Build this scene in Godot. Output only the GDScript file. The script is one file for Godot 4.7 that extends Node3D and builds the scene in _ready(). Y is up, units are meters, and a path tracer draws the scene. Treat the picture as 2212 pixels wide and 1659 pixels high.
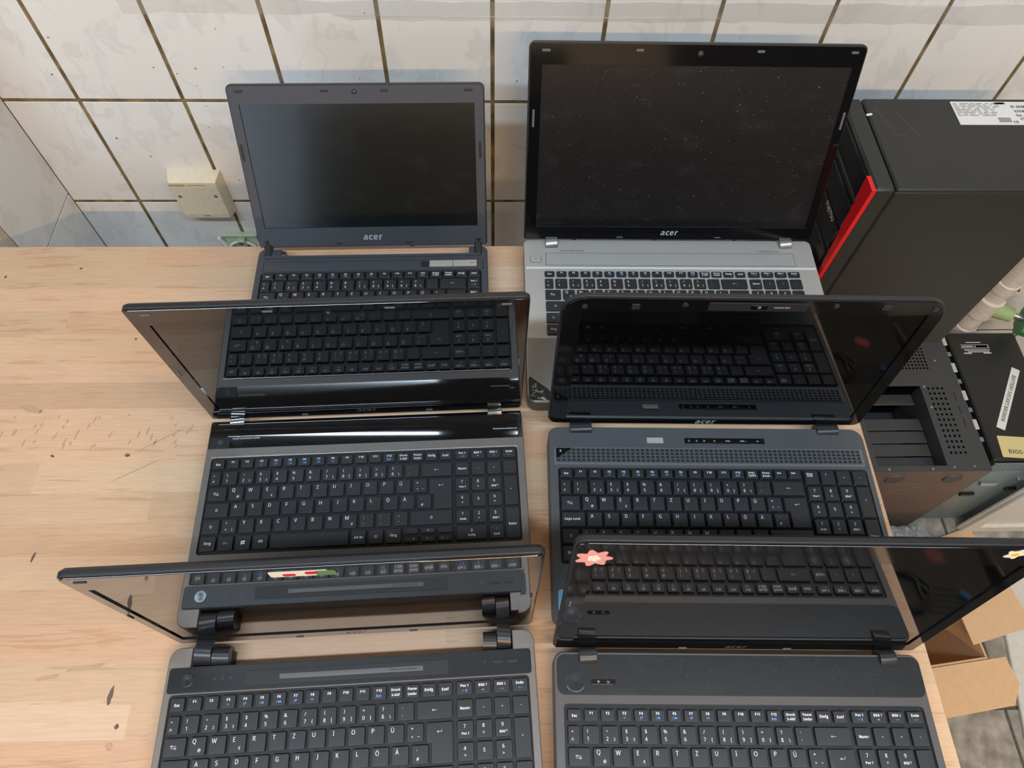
extends Node3D
# Six opened laptops on a beech worktop in front of a tiled wall, with computer cases beside the table.
var M := {}
var counts := {}
var cache := {}
var rng := RandomNumberGenerator.new()
var font: Font
var font_bold: Font
const WALL_Z := -0.9148
const TABLE_BACK := -0.6945
const TABLE_RIGHT := 0.4726
const FLOOR_Y := -0.77

# ---------------------------------------------------------------- triangle collector
class T:
	var v := PackedVector3Array()
	func tri(a: Vector3, b: Vector3, c: Vector3) -> void:
		v.append(a); v.append(b); v.append(c)
	func quad(a: Vector3, b: Vector3, c: Vector3, d: Vector3) -> void:
		tri(a, b, c); tri(a, c, d)
	func band(p: PackedVector3Array, q: PackedVector3Array) -> void:
		var n := p.size()
		for i in n:
			var j := (i + 1) % n
			quad(p[i], p[j], q[j], q[i])
	func cap(p: PackedVector3Array, flip: bool) -> void:
		var c := Vector3.ZERO
		for a in p: c += a
		c /= p.size()
		for i in p.size():
			var j := (i + 1) % p.size()
			if flip: tri(c, p[j], p[i])
			else: tri(c, p[i], p[j])
	func loft(rings: Array) -> void:
		for i in rings.size() - 1: band(rings[i], rings[i + 1])
		cap(rings[0], true)
		cap(rings[-1], false)
	func moved(x: Transform3D) -> T:
		v = x * v
		return self
	func add(o: T) -> T:
		v.append_array(o.v)
		return self

static func rr(w: float, d: float, r, y: float, cx := 0.0, cz := 0.0, seg := 4) -> PackedVector3Array:
	# rounded rectangle in the xz plane; r is one radius or four: back right, front right, front left, back left
	var out := PackedVector3Array()
	var rs: Array = r if r is Array else [r, r, r, r]
	var sx := [1, 1, -1, -1]
	var sz := [-1, 1, 1, -1]
	for k in 4:
		var q: float = maxf(rs[k], 0.00001)
		var c := Vector2(cx + sx[k] * (w / 2 - q), cz + sz[k] * (d / 2 - q))
		for i in seg + 1:
			var a := -PI / 2 + k * PI / 2 + i * PI / 2 / seg
			out.append(Vector3(c.x + q * cos(a), y, c.y + q * sin(a)))
	return out

static func grow(r, by: float):
	if r is Array:
		return r.map(func(x): return maxf(x + by, 0.00001))
	return maxf(r + by, 0.00001)

static func slab(w: float, d: float, y0: float, y1: float, r, bev := 0.0005, cx := 0.0, cz := 0.0, seg := 4, foot := 0.0) -> T:
	var t := T.new()
	var rings := []
	if foot > 0.0:
		rings.append(rr(w - 2 * foot, d - 2 * foot, grow(r, -foot), y0, cx, cz, seg))
		rings.append(rr(w, d, r, y0 + foot, cx, cz, seg))
	else:
		rings.append(rr(w, d, r, y0, cx, cz, seg))
	if bev > 0.0:
		rings.append(rr(w, d, r, y1 - bev, cx, cz, seg))
		rings.append(rr(w - 0.7 * bev, d - 0.7 * bev, grow(r, -0.35 * bev), y1 - 0.35 * bev, cx, cz, seg))
		rings.append(rr(w - 2 * bev, d - 2 * bev, grow(r, -bev), y1, cx, cz, seg))
	else:
		rings.append(rr(w, d, r, y1, cx, cz, seg))
	t.loft(rings)
	return t

static func box(size: Vector3, at := Vector3.ZERO, bev := 0.001) -> T:
	# a box with every edge chamfered, centred at a point
	var t := T.new()
	var w := size.x; var d := size.z
	var y0 := at.y - size.y / 2; var y1 := at.y + size.y / 2
	if bev <= 0.0:
		t.loft([rr(w, d, 0.0, y0, at.x, at.z, 1), rr(w, d, 0.0, y1, at.x, at.z, 1)])
		return t
	t.loft([rr(w - 2 * bev, d - 2 * bev, bev * 0.3, y0, at.x, at.z, 1), rr(w, d, bev, y0 + bev, at.x, at.z, 1), rr(w, d, bev, y1 - bev, at.x, at.z, 1), rr(w - 2 * bev, d - 2 * bev, bev * 0.3, y1, at.x, at.z, 1)])
	return t

static func plain(size: Vector3, at := Vector3.ZERO) -> T:
	# a sharp box of twelve triangles
	var t := T.new()
	var p := []
	for k in 8:
		p.append(at + Vector3((k & 1) - 0.5, ((k >> 1) & 1) - 0.5, ((k >> 2) & 1) - 0.5) * size)
	for f in [[0, 2, 3, 1], [4, 5, 7, 6], [0, 1, 5, 4], [2, 6, 7, 3], [0, 4, 6, 2], [1, 3, 7, 5]]:
		t.quad(p[f[0]], p[f[1]], p[f[2]], p[f[3]])
	return t

static func ring(outer: PackedVector3Array, inner: PackedVector3Array, h: float, bev := 0.0004) -> T:
	# a frame: two outlines with as many points each, extruded upwards by h
	var t := T.new()
	var n := outer.size()
	var up := Vector3(0, h, 0)
	var low := Vector3(0, h - bev, 0)
	var oc := Vector3.ZERO
	for p in outer: oc += p / n
	for i in n:
		var j := (i + 1) % n
		var oi := outer[i]; var oj := outer[j]; var ii := inner[i]; var ij := inner[j]
		var di := (oi - oc).normalized() * bev * 1.2
		var dj := (oj - oc).normalized() * bev * 1.2
		t.quad(oi, oj, oj + low, oi + low)
		t.quad(oi + low, oj + low, oj + up - dj, oi + up - di)
		t.quad(oi + up - di, oj + up - dj, ij + up, ii + up)
		t.quad(ii + up, ij + up, ij, ii)
		t.quad(ii, ij, oj, oi)
	return t

static func perforated(x0: float, x1: float, z0: float, z1: float, nx: int, nz: int, share: float, th: float) -> T:
	# a sheet with rows of real square holes, its top at y 0
	var t := T.new()
	var px := (x1 - x0) / nx
	var pz := (z1 - z0) / nz
	var hx := px * share
	var hz := pz * share
	for r in nz + 1:
		var a := z0 + r * pz - (pz - hz) / 2 if r > 0 else z0
		var b := z0 + r * pz + (pz - hz) / 2 if r < nz else z1
		t.add(plain(Vector3(x1 - x0, th, b - a), Vector3((x0 + x1) / 2, -th / 2, (a + b) / 2)))
		if r == nz: break
		for c in nx + 1:
			var e := x0 + c * px - (px - hx) / 2 if c > 0 else x0
			var f := x0 + c * px + (px - hx) / 2 if c < nx else x1
			t.add(plain(Vector3(f - e, th, hz), Vector3((e + f) / 2, -th / 2, z0 + (r + 0.5) * pz)))
	return t

static func tube(path: Array, r: float, sides := 10, r_end := -1.0) -> T:
	var t := T.new()
	var rings := []
	for i in path.size():
		var dir: Vector3 = (path[mini(i + 1, path.size() - 1)] - path[maxi(i - 1, 0)]).normalized()
		var a := dir.cross(Vector3.UP if absf(dir.y) < 0.9 else Vector3.RIGHT).normalized()
		var b := dir.cross(a)
		var q := r if r_end < 0 else lerpf(r, r_end, float(i) / (path.size() - 1))
		var p := PackedVector3Array()
		for k in sides:
			var an := TAU * k / sides
			p.append(path[i] + (a * cos(an) + b * sin(an)) * q)
		rings.append(p)
	t.loft(rings)
	return t

static func lathe(profile: Array, sides := 24) -> T:
	# profile of Vector2(radius, height), turned about y
	var t := T.new()
	var rings := []
	for q in profile:
		var p := PackedVector3Array()
		for k in sides:
			p.append(Vector3(q.x * cos(TAU * k / sides), q.y, q.x * sin(TAU * k / sides)))
		rings.append(p)
	t.loft(rings)
	return t

static func prism(pts: Array, y0: float, y1: float) -> T:
	# any flat outline of Vector2(x, z), extruded upwards
	var t := T.new()
	var poly := PackedVector2Array(pts)
	var idx := Geometry2D.triangulate_polygon(poly)
	var n := poly.size()
	var area := 0.0
	for i in n:
		var a := poly[i]; var b := poly[(i + 1) % n]
		area += a.x * b.y - b.x * a.y
	for i in range(0, idx.size(), 3):
		var a := poly[idx[i]]; var b := poly[idx[i + 1]]; var c := poly[idx[i + 2]]
		var s := (b - a).cross(c - a)
		if s < 0.0:
			var k := b; b = c; c = k
		t.tri(Vector3(a.x, y1, a.y), Vector3(b.x, y1, b.y), Vector3(c.x, y1, c.y))
		t.tri(Vector3(a.x, y0, a.y), Vector3(c.x, y0, c.y), Vector3(b.x, y0, b.y))
	for i in n:
		var a := poly[i]; var b := poly[(i + 1) % n]
		if area < 0.0:
			var k := a; a = b; b = k
		t.quad(Vector3(a.x, y0, a.y), Vector3(b.x, y0, b.y), Vector3(b.x, y1, b.y), Vector3(a.x, y1, a.y))
	return t

# mesh from triangles: winding set outward by the signed volume, normals smooth below an angle
static func mesh(t: T, uv := "", smooth := 38.0, keep := false) -> ArrayMesh:
	var v := t.v
	var n := v.size()
	if not keep:
		var vol := 0.0
		var o := v[0]
		for i in range(0, n, 3):
			vol += (v[i] - o).dot((v[i + 1] - o).cross(v[i + 2] - o))
		if vol > 0.0:
			for i in range(0, n, 3):
				var k := v[i + 1]; v[i + 1] = v[i + 2]; v[i + 2] = k
	var fn := PackedVector3Array()
	var at := {}
	for i in range(0, n, 3):
		var c := (v[i + 2] - v[i]).cross(v[i + 1] - v[i])
		fn.append(c)
		for k in 3:
			var key := Vector3i((v[i + k] * 40000.0).round())
			if at.has(key): at[key].append(i / 3)
			else: at[key] = [i / 3]
	var nn := PackedVector3Array()
	nn.resize(n)
	var lim := cos(deg_to_rad(smooth))
	for i in range(0, n, 3):
		var f := fn[i / 3].normalized()
		for k in 3:
			var s := Vector3.ZERO
			for j in at[Vector3i((v[i + k] * 40000.0).round())]:
				if fn[j].normalized().dot(f) > lim: s += fn[j]
			nn[i + k] = s.normalized() if s.length() > 0 else f
	var arr := []
	arr.resize(Mesh.ARRAY_MAX)
	arr[Mesh.ARRAY_VERTEX] = v
	arr[Mesh.ARRAY_NORMAL] = nn
	if uv != "":
		var lo := v[0]; var hi := v[0]
		for p in v:
			lo = lo.min(p); hi = hi.max(p)
		var e := hi - lo
		var u := PackedVector2Array()
		for p in v:
			var q := p - lo
			if uv == "xz": u.append(Vector2(q.x / e.x, q.z / e.z))
			elif uv == "xy": u.append(Vector2(q.x / e.x, 1.0 - q.y / e.y))
			else: u.append(Vector2(q.z / e.z, 1.0 - q.y / e.y))
		arr[Mesh.ARRAY_TEX_UV] = u
	var m := ArrayMesh.new()
	m.add_surface_from_arrays(Mesh.PRIMITIVE_TRIANGLES, arr)
	return m

# ---------------------------------------------------------------- nodes
func numbered(parent: Node, called: String) -> String:
	var k := str(parent.get_instance_id()) + called
	var n: int = counts.get(k, 0)
	counts[k] = n + 1
	return called if n == 0 else "%s_%03d" % [called, n]

func part(parent: Node, called: String, m: Mesh, mat: Material, at := Vector3.ZERO, turn := Vector3.ZERO) -> MeshInstance3D:
	var o := MeshInstance3D.new()
	o.name = numbered(parent, called)
	o.mesh = m
	o.material_override = mat
	o.position = at
	o.rotation = turn
	o.cast_shadow = GeometryInstance3D.SHADOW_CASTING_SETTING_ON
	parent.add_child(o, true)
	return o

func thing(called: String, label: String, category: String, at := Vector3.ZERO, yaw := 0.0, group := "") -> Node3D:
	var o := Node3D.new()
	o.name = numbered(self, called)
	add_child(o, true)
	o.position = at
	o.rotation.y = yaw
	tag(o, label, category, group)
	return o

func tag(o: Node, label: String, category: String, group := "") -> void:
	o.set_meta("label", label)
	o.set_meta("category", category)
	if group != "": o.set_meta("group", group)

func structure(called: String, m: Mesh, mat: Material, at := Vector3.ZERO) -> MeshInstance3D:
	var o := part(self, called, m, mat, at)
	o.set_meta("kind", "structure")
	return o

# ---------------------------------------------------------------- materials
func srgb(r: float, g: float, b: float) -> Color:
	return Color(r / 255.0, g / 255.0, b / 255.0)

func mat(called: String, c: Color, rough := 0.6, metal := 0.0, spec := 0.5) -> StandardMaterial3D:
	var m := StandardMaterial3D.new()
	m.resource_name = called
	m.albedo_color = c
	m.roughness = rough
	m.metallic = metal
	m.metallic_specular = spec
	M[called] = m
	return m

func textured(called: String, im: Image, rough := 0.6, spec := 0.5, tri := 0.0) -> StandardMaterial3D:
	var m := mat(called, Color.WHITE, rough, 0.0, spec)
	m.albedo_texture = ImageTexture.create_from_image(im)
	if tri > 0.0:
		m.uv1_triplanar = true
		m.uv1_scale = Vector3.ONE * tri
	return m

func noise(sd: int, freq: float, oct := 4, kind := FastNoiseLite.TYPE_SIMPLEX_SMOOTH) -> FastNoiseLite:
	var n := FastNoiseLite.new()
	n.seed = sd
	n.frequency = freq
	n.fractal_octaves = oct
	n.noise_type = kind
	return n

func speckled(base: Color, w: int, h: int, dots: int, strokes: int, bright: float, sd: int, smudge := 0.0) -> Image:
	# dust grains, lint and hair scratches on a dark surface
	var im := Image.create(w, h, false, Image.FORMAT_RGB8)
	im.fill(base)
	var r := RandomNumberGenerator.new()
	r.seed = sd
	if smudge > 0.0:
		var n := noise(sd, 0.008, 4)
		var g := noise(sd + 5, 0.2, 2)
		for y in h:
			for x in w:
				var k := maxf(0.0, n.get_noise_2d(x, y * 1.7) - 0.12) * smudge * (0.7 + 0.3 * g.get_noise_2d(x * 0.3, y))
				im.set_pixel(x, y, base + Color(k, k, k * 1.02))
	for i in dots:
		var x := r.randi_range(1, w - 3)
		var y := r.randi_range(1, h - 3)
		var b := bright * pow(r.randf(), 2.0)
		var c := base.lerp(Color(0.8, 0.8, 0.78), b)
		im.set_pixel(x, y, c)
		if r.randf() < 0.3: im.set_pixel(x + 1, y, c)
		if r.randf() < 0.15: im.set_pixel(x, y + 1, c)
	for i in strokes:
		var p := Vector2(r.randf() * w, r.randf() * h)
		var a := r.randf_range(-0.9, 0.3)
		var ln := r.randf_range(10, 60)
		for k in int(ln):
			var q := p + Vector2(cos(a), sin(a)) * k
			a += r.randf_range(-0.015, 0.015)
			if q.x > 0 and q.y > 0 and q.x < w - 1 and q.y < h - 1:
				im.set_pixelv(Vector2i(q), base.lerp(Color(0.75, 0.75, 0.75), bright * 0.35 * sin(PI * k / ln)))
	return im

func grained(c: Color, amount: float, sd: int, freq := 0.25, oct := 3, size := 256, squash := Vector2.ONE) -> Image:
	var n := noise(sd, freq, oct)
	var s := n.get_seamless_image(size, size)
	var im := Image.create(size, size, false, Image.FORMAT_RGB8)
	for y in size:
		for x in size:
			var k: float = 1.0 + amount * (s.get_pixel(x, y).r - 0.5) * 2.0
			im.set_pixel(x, y, Color(c.r * k, c.g * k, c.b * k))
	return im

func marble(sd: int) -> Image:
	# glazed wall tile: off-white with soft grey upright veins
	var w := 220
	var h := 300
	var im := Image.create(w, h, false, Image.FORMAT_RGB8)
	var a := noise(sd, 0.0065, 3)
	var b := noise(sd + 11, 0.015, 2)
	var c := noise(sd + 23, 0.006, 2)
	var f := noise(sd + 31, 0.35, 2)
	for y in h:
		for x in w:
			var wx := x + 26.0 * b.get_noise_2d(x, y)
			var wy := y * 0.55 + 18.0 * b.get_noise_2d(x + 400, y)
			var q := a.get_noise_2d(wx * 1.25, wy)
			var vein := smoothstep(0.15, 0.0, absf(q)) * smoothstep(-0.1, 0.3, c.get_noise_2d(x, y))
			var cloud := smoothstep(0.08, 0.16, q) * smoothstep(0.5, 0.2, q) * smoothstep(-0.05, 0.15, c.get_noise_2d(x + 90, y + 50))
			var k := 1.0 - 0.04 * vein - 0.04 * cloud + 0.008 * f.get_noise_2d(x, y)
			im.set_pixel(x, y, Color(0.905 * k, 0.90 * k, 0.885 * k * (1.0 + 0.012 * vein)))
	return im

func wood(sd: int) -> Image:
	# beech: fine lengthwise grain, short dark flecks, the odd brown streak
	var w := 512
	var h := 512
	var a := noise(sd, 0.022, 4).get_seamless_image(w, h)
	var b := noise(sd + 3, 0.05, 3).get_seamless_image(w, h)
	var c := noise(sd + 9, 0.005, 2).get_seamless_image(w, h)
	var im := Image.create(w, h, false, Image.FORMAT_RGB8)
	for y in h:
		for x in w:
			var g := a.get_pixel(x, y).r - 0.5
			var k := b.get_pixel(x, y).r - 0.5
			var l := c.get_pixel(x, y).r
			var t := 1.0 + 0.055 * g + 0.06 * k
			var streak := smoothstep(0.62, 0.8, l) * smoothstep(0.5, 0.66, a.get_pixel(x, y).r)
			t *= 1.0 - 0.07 * streak
			im.set_pixel(x, y, Color(0.832 * t, 0.712 * t * (1.0 - 0.03 * streak), 0.598 * t * (1.0 - 0.06 * streak)))
	return im

func make_materials() -> void:
	var fine := noise(3, 0.4, 2).get_seamless_image(256, 256)
	fine.convert(Image.FORMAT_RGB8)
	fine.bump_map_to_normal_map(1.2)
	var fine_tex := ImageTexture.create_from_image(fine)
	var brushed := func(m: StandardMaterial3D, scale: float, amount: float):
		m.normal_enabled = true
		m.normal_texture = fine_tex
		m.normal_scale = amount
		m.uv1_triplanar = true
		m.uv1_scale = Vector3.ONE * scale
	# laptops
	brushed.call(mat("charcoal", srgb(66, 67, 73), 0.55), 12.0, 0.25)
	mat("key_black", srgb(40, 40, 42), 0.48)
	mat("key_flat", srgb(37, 37, 39), 0.52)
	mat("tray_black", srgb(22, 22, 23), 0.5)
	mat("black_matte", srgb(34, 34, 36), 0.5)
	mat("black_gloss", srgb(13, 13, 15), 0.06, 0.0, 0.9)
	mat("hinge_black", srgb(44, 44, 47), 0.32)
	mat("chrome", srgb(196, 200, 206), 0.12, 1.0)
	mat("silver", srgb(176, 174, 172), 0.35, 0.85)
	mat("media_silver", srgb(190, 180, 172), 0.35, 0.2)
	brushed.call(mat("champagne", srgb(186, 182, 176), 0.45, 0.25), 10.0, 0.15)
	brushed.call(mat("palm_grey", srgb(138, 134, 131), 0.5, 0.1), 10.0, 0.15)
	brushed.call(mat("gunmetal", srgb(122, 115, 110), 0.42, 0.3), 12.0, 0.2)
	brushed.call(mat("dark_gunmetal", srgb(92, 88, 86), 0.42, 0.3), 12.0, 0.2)
	brushed.call(mat("slate", srgb(83, 84, 86), 0.45, 0.15), 12.0, 0.2)
	mat("slate_light", srgb(110, 112, 115), 0.4, 0.2)
	mat("lid_shell", srgb(40, 40, 42), 0.4)
	mat("rubber", srgb(70, 70, 74), 0.6)
	mat("led_grey", srgb(92, 94, 98), 0.4)
	mat("ear_grey", srgb(150, 148, 146), 0.4, 0.3)
	mat("lens", srgb(96, 100, 106), 0.2)
	mat("logo_silver", srgb(205, 205, 208), 0.3, 0.3)
	mat("logo_dark", srgb(105, 105, 108), 0.3, 0.3)
	var legend := mat("legend", Color.WHITE, 0.6)
	legend.vertex_color_use_as_albedo = true
	textured("screen_satin", speckled(srgb(17, 20, 20), 640, 360, 90, 0, 0.5, 4, 0.10), 0.3, 0.6)
	textured("screen_dusty", speckled(srgb(19, 20, 23), 768, 432, 1300, 22, 1.0, 7, 0.10), 0.34, 0.5)
	textured("screen_gloss", speckled(srgb(6, 6, 8), 640, 360, 90, 0, 0.2, 9, 0.0), 0.03, 1.0)
	textured("screen_gloss_dusty", speckled(srgb(6, 6, 7), 768, 432, 800, 6, 0.5, 12, 0.02), 0.04, 0.7)
	for k in ["screen_gloss", "screen_gloss_dusty", "black_gloss"]:
		M[k].clearcoat_enabled = true
		M[k].clearcoat = 0.15 if k == "screen_gloss_dusty" else 0.55
		M[k].clearcoat_roughness = 0.03
	textured("strip_black", speckled(srgb(19, 19, 20), 512, 128, 500, 14, 0.35, 25, 0.05), 0.4)
	textured("strip_dusty", speckled(srgb(28, 28, 29), 512, 128, 1500, 8, 0.4, 15, 0.07), 0.42)
	textured("bezel_dusty", speckled(srgb(14, 14, 15), 512, 320, 500, 5, 0.35, 18, 0.03), 0.08, 0.6)
	# room
	for k in 5: textured("tile_%d" % k, marble(40 + 7 * k), 0.3, 0.32)
	textured("grout", grained(srgb(120, 103, 74), 0.35, 61, 0.03, 4), 0.9, 0.3, 3.0)
	textured("plaster", grained(srgb(214, 212, 206), 0.03, 62, 0.1), 0.9, 0.3, 1.0)
	mat("corner_strip", srgb(196, 184, 166), 0.5)
	textured("concrete", grained(srgb(150, 147, 138), 0.22, 64, 0.04, 5), 0.85, 0.3, 2.0)
	textured("floor_joint", grained(srgb(98, 94, 86), 0.2, 65, 0.1), 0.9, 0.3, 3.0)
	var wt := [ImageTexture.create_from_image(wood(71)), ImageTexture.create_from_image(wood(91))]
	var tones := [Color(1, 1, 1), Color(0.955, 0.94, 0.92), Color(1.0, 0.97, 0.95), Color(0.965, 0.915, 0.885), Color(0.985, 0.985, 0.97), Color(0.93, 0.90, 0.87), Color(1.0, 0.985, 0.955)]
	for k in tones.size():
		var m := mat("beech_%d" % k, tones[k], 0.5, 0.0, 0.4)
		m.albedo_texture = wt[k % 2]
		m.uv1_triplanar = true
		m.uv1_world_triplanar = true
		m.uv1_scale = Vector3(1.1, 9.0, 16.0)
		m.uv1_offset = Vector3(0.31 * k, 0.17 * k, 0.43 * k)
	textured("wood_mark", grained(srgb(188, 156, 126), 0.10, 77, 0.2), 0.6, 0.4, 20.0)
	textured("wood_ink", grained(srgb(104, 88, 76), 0.3, 78, 0.2), 0.6, 0.4, 20.0)
	# things round the table
	textured("case_black", grained(srgb(38, 39, 37), 0.10, 81, 0.3), 0.42, 0.5, 4.0)
	mat("bezel_black", srgb(24, 24, 25), 0.3)
	mat("red", srgb(214, 22, 30), 0.3)
	mat("paper", srgb(226, 226, 222), 0.7)
	mat("print_grey", srgb(88, 88, 90), 0.7)
	mat("print_pale", srgb(196, 198, 202), 0.7)
	mat("yellow_note", srgb(214, 200, 140), 0.8)
	mat("steel_dark", srgb(74, 76, 78), 0.45, 0.3)
	mat("red_dull", srgb(150, 70, 66), 0.6)
	mat("plug_blue", srgb(44, 84, 130), 0.4)
	mat("screw", srgb(190, 190, 190), 0.3, 0.9)
	textured("brown_plate", grained(srgb(100, 84, 76), 0.08, 85, 0.1), 0.5, 0.5, 3.0)
	mat("galvanised", srgb(128, 146, 152), 0.4, 0.5)
	mat("clip_white", srgb(206, 208, 196), 0.4, 0.3)
	textured("white_case", grained(srgb(212, 212, 206), 0.03, 86, 0.1), 0.5, 0.5, 2.0)
	textured("cardboard", grained(srgb(206, 172, 134), 0.02, 87, 0.08), 0.85, 0.3, 3.0)
	mat("cardboard_edge", srgb(150, 112, 74), 0.9)
	var bub := mat("bubble", srgb(226, 222, 220), 0.15)
	bub.transparency = BaseMaterial3D.TRANSPARENCY_ALPHA
	bub.albedo_color.a = 0.35
	textured("pipe_white", grained(srgb(222, 212, 200), 0.05, 88, 0.06), 0.45, 0.5, 6.0)
	mat("rust", srgb(136, 78, 42), 0.8)
	mat("knob_green", srgb(70, 150, 88), 0.2)
	mat("knob_pale", srgb(160, 184, 130), 0.5)
	textured("ivory", grained(srgb(226, 219, 196), 0.03, 89, 0.05), 0.4, 0.5, 6.0)
	mat("ivory_dirt", srgb(176, 160, 108), 0.8)
	mat("pale_green", srgb(188, 204, 172), 0.4)
	mat("foam_white", srgb(232, 232, 228), 0.7)
	mat("cupboard_dark", srgb(40, 40, 43), 0.5)
	mat("frame_white", srgb(225, 225, 222), 0.4)
	var tp := mat("clear_tape", srgb(225, 226, 222), 0.12)
	tp.transparency = BaseMaterial3D.TRANSPARENCY_ALPHA
	tp.albedo_color.a = 0.07

# ---------------------------------------------------------------- lettering
func glyphs(s: String, bold := false) -> PackedVector3Array:
	# triangles of a word in the xy plane, one unit of font size high, centred on x, baseline at 0
	var k := "txt" + s + str(bold)
	if cache.has(k): return cache[k]
	var tm := TextMesh.new()
	tm.font = font_bold if bold else font
	tm.font_size = 32
	tm.pixel_size = 1.0 / 32.0
	tm.depth = 0.0
	tm.curve_step = 2.0
	tm.text = s
	var out := PackedVector3Array()
	for i in tm.get_surface_count():
		var a := tm.surface_get_arrays(i)
		var v: PackedVector3Array = a[Mesh.ARRAY_VERTEX]
		var ix = a[Mesh.ARRAY_INDEX]
		if ix == null or ix.size() == 0:
			out.append_array(v)
		else:
			for j in ix: out.append(v[j])
	var lo := 1e9; var hi := -1e9; var bot := 1e9; var top := -1e9
	for p in out:
		lo = minf(lo, p.x); hi = maxf(hi, p.x); bot = minf(bot, p.y); top = maxf(top, p.y)
	for i in out.size():
		out[i] = Vector3(out[i].x - (lo + hi) / 2, out[i].y - (bot + top) / 2, 0)
	cache[k] = out
	return out

static func stroke(t: T, pts: Array, w := 0.00028, closed := false) -> void:
	# a drawn line in the xz plane, y 0
	var n := pts.size()
	for i in (n if closed else n - 1):
		var a: Vector2 = pts[i]
		var b: Vector2 = pts[(i + 1) % n]
		var d := (b - a).normalized() * w / 2
		var s := Vector2(-d.y, d.x)
		a -= d; b += d
		t.quad(Vector3(a.x + s.x, 0, a.y + s.y), Vector3(a.x - s.x, 0, a.y - s.y), Vector3(b.x - s.x, 0, b.y - s.y), Vector3(b.x + s.x, 0, b.y + s.y))

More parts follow.
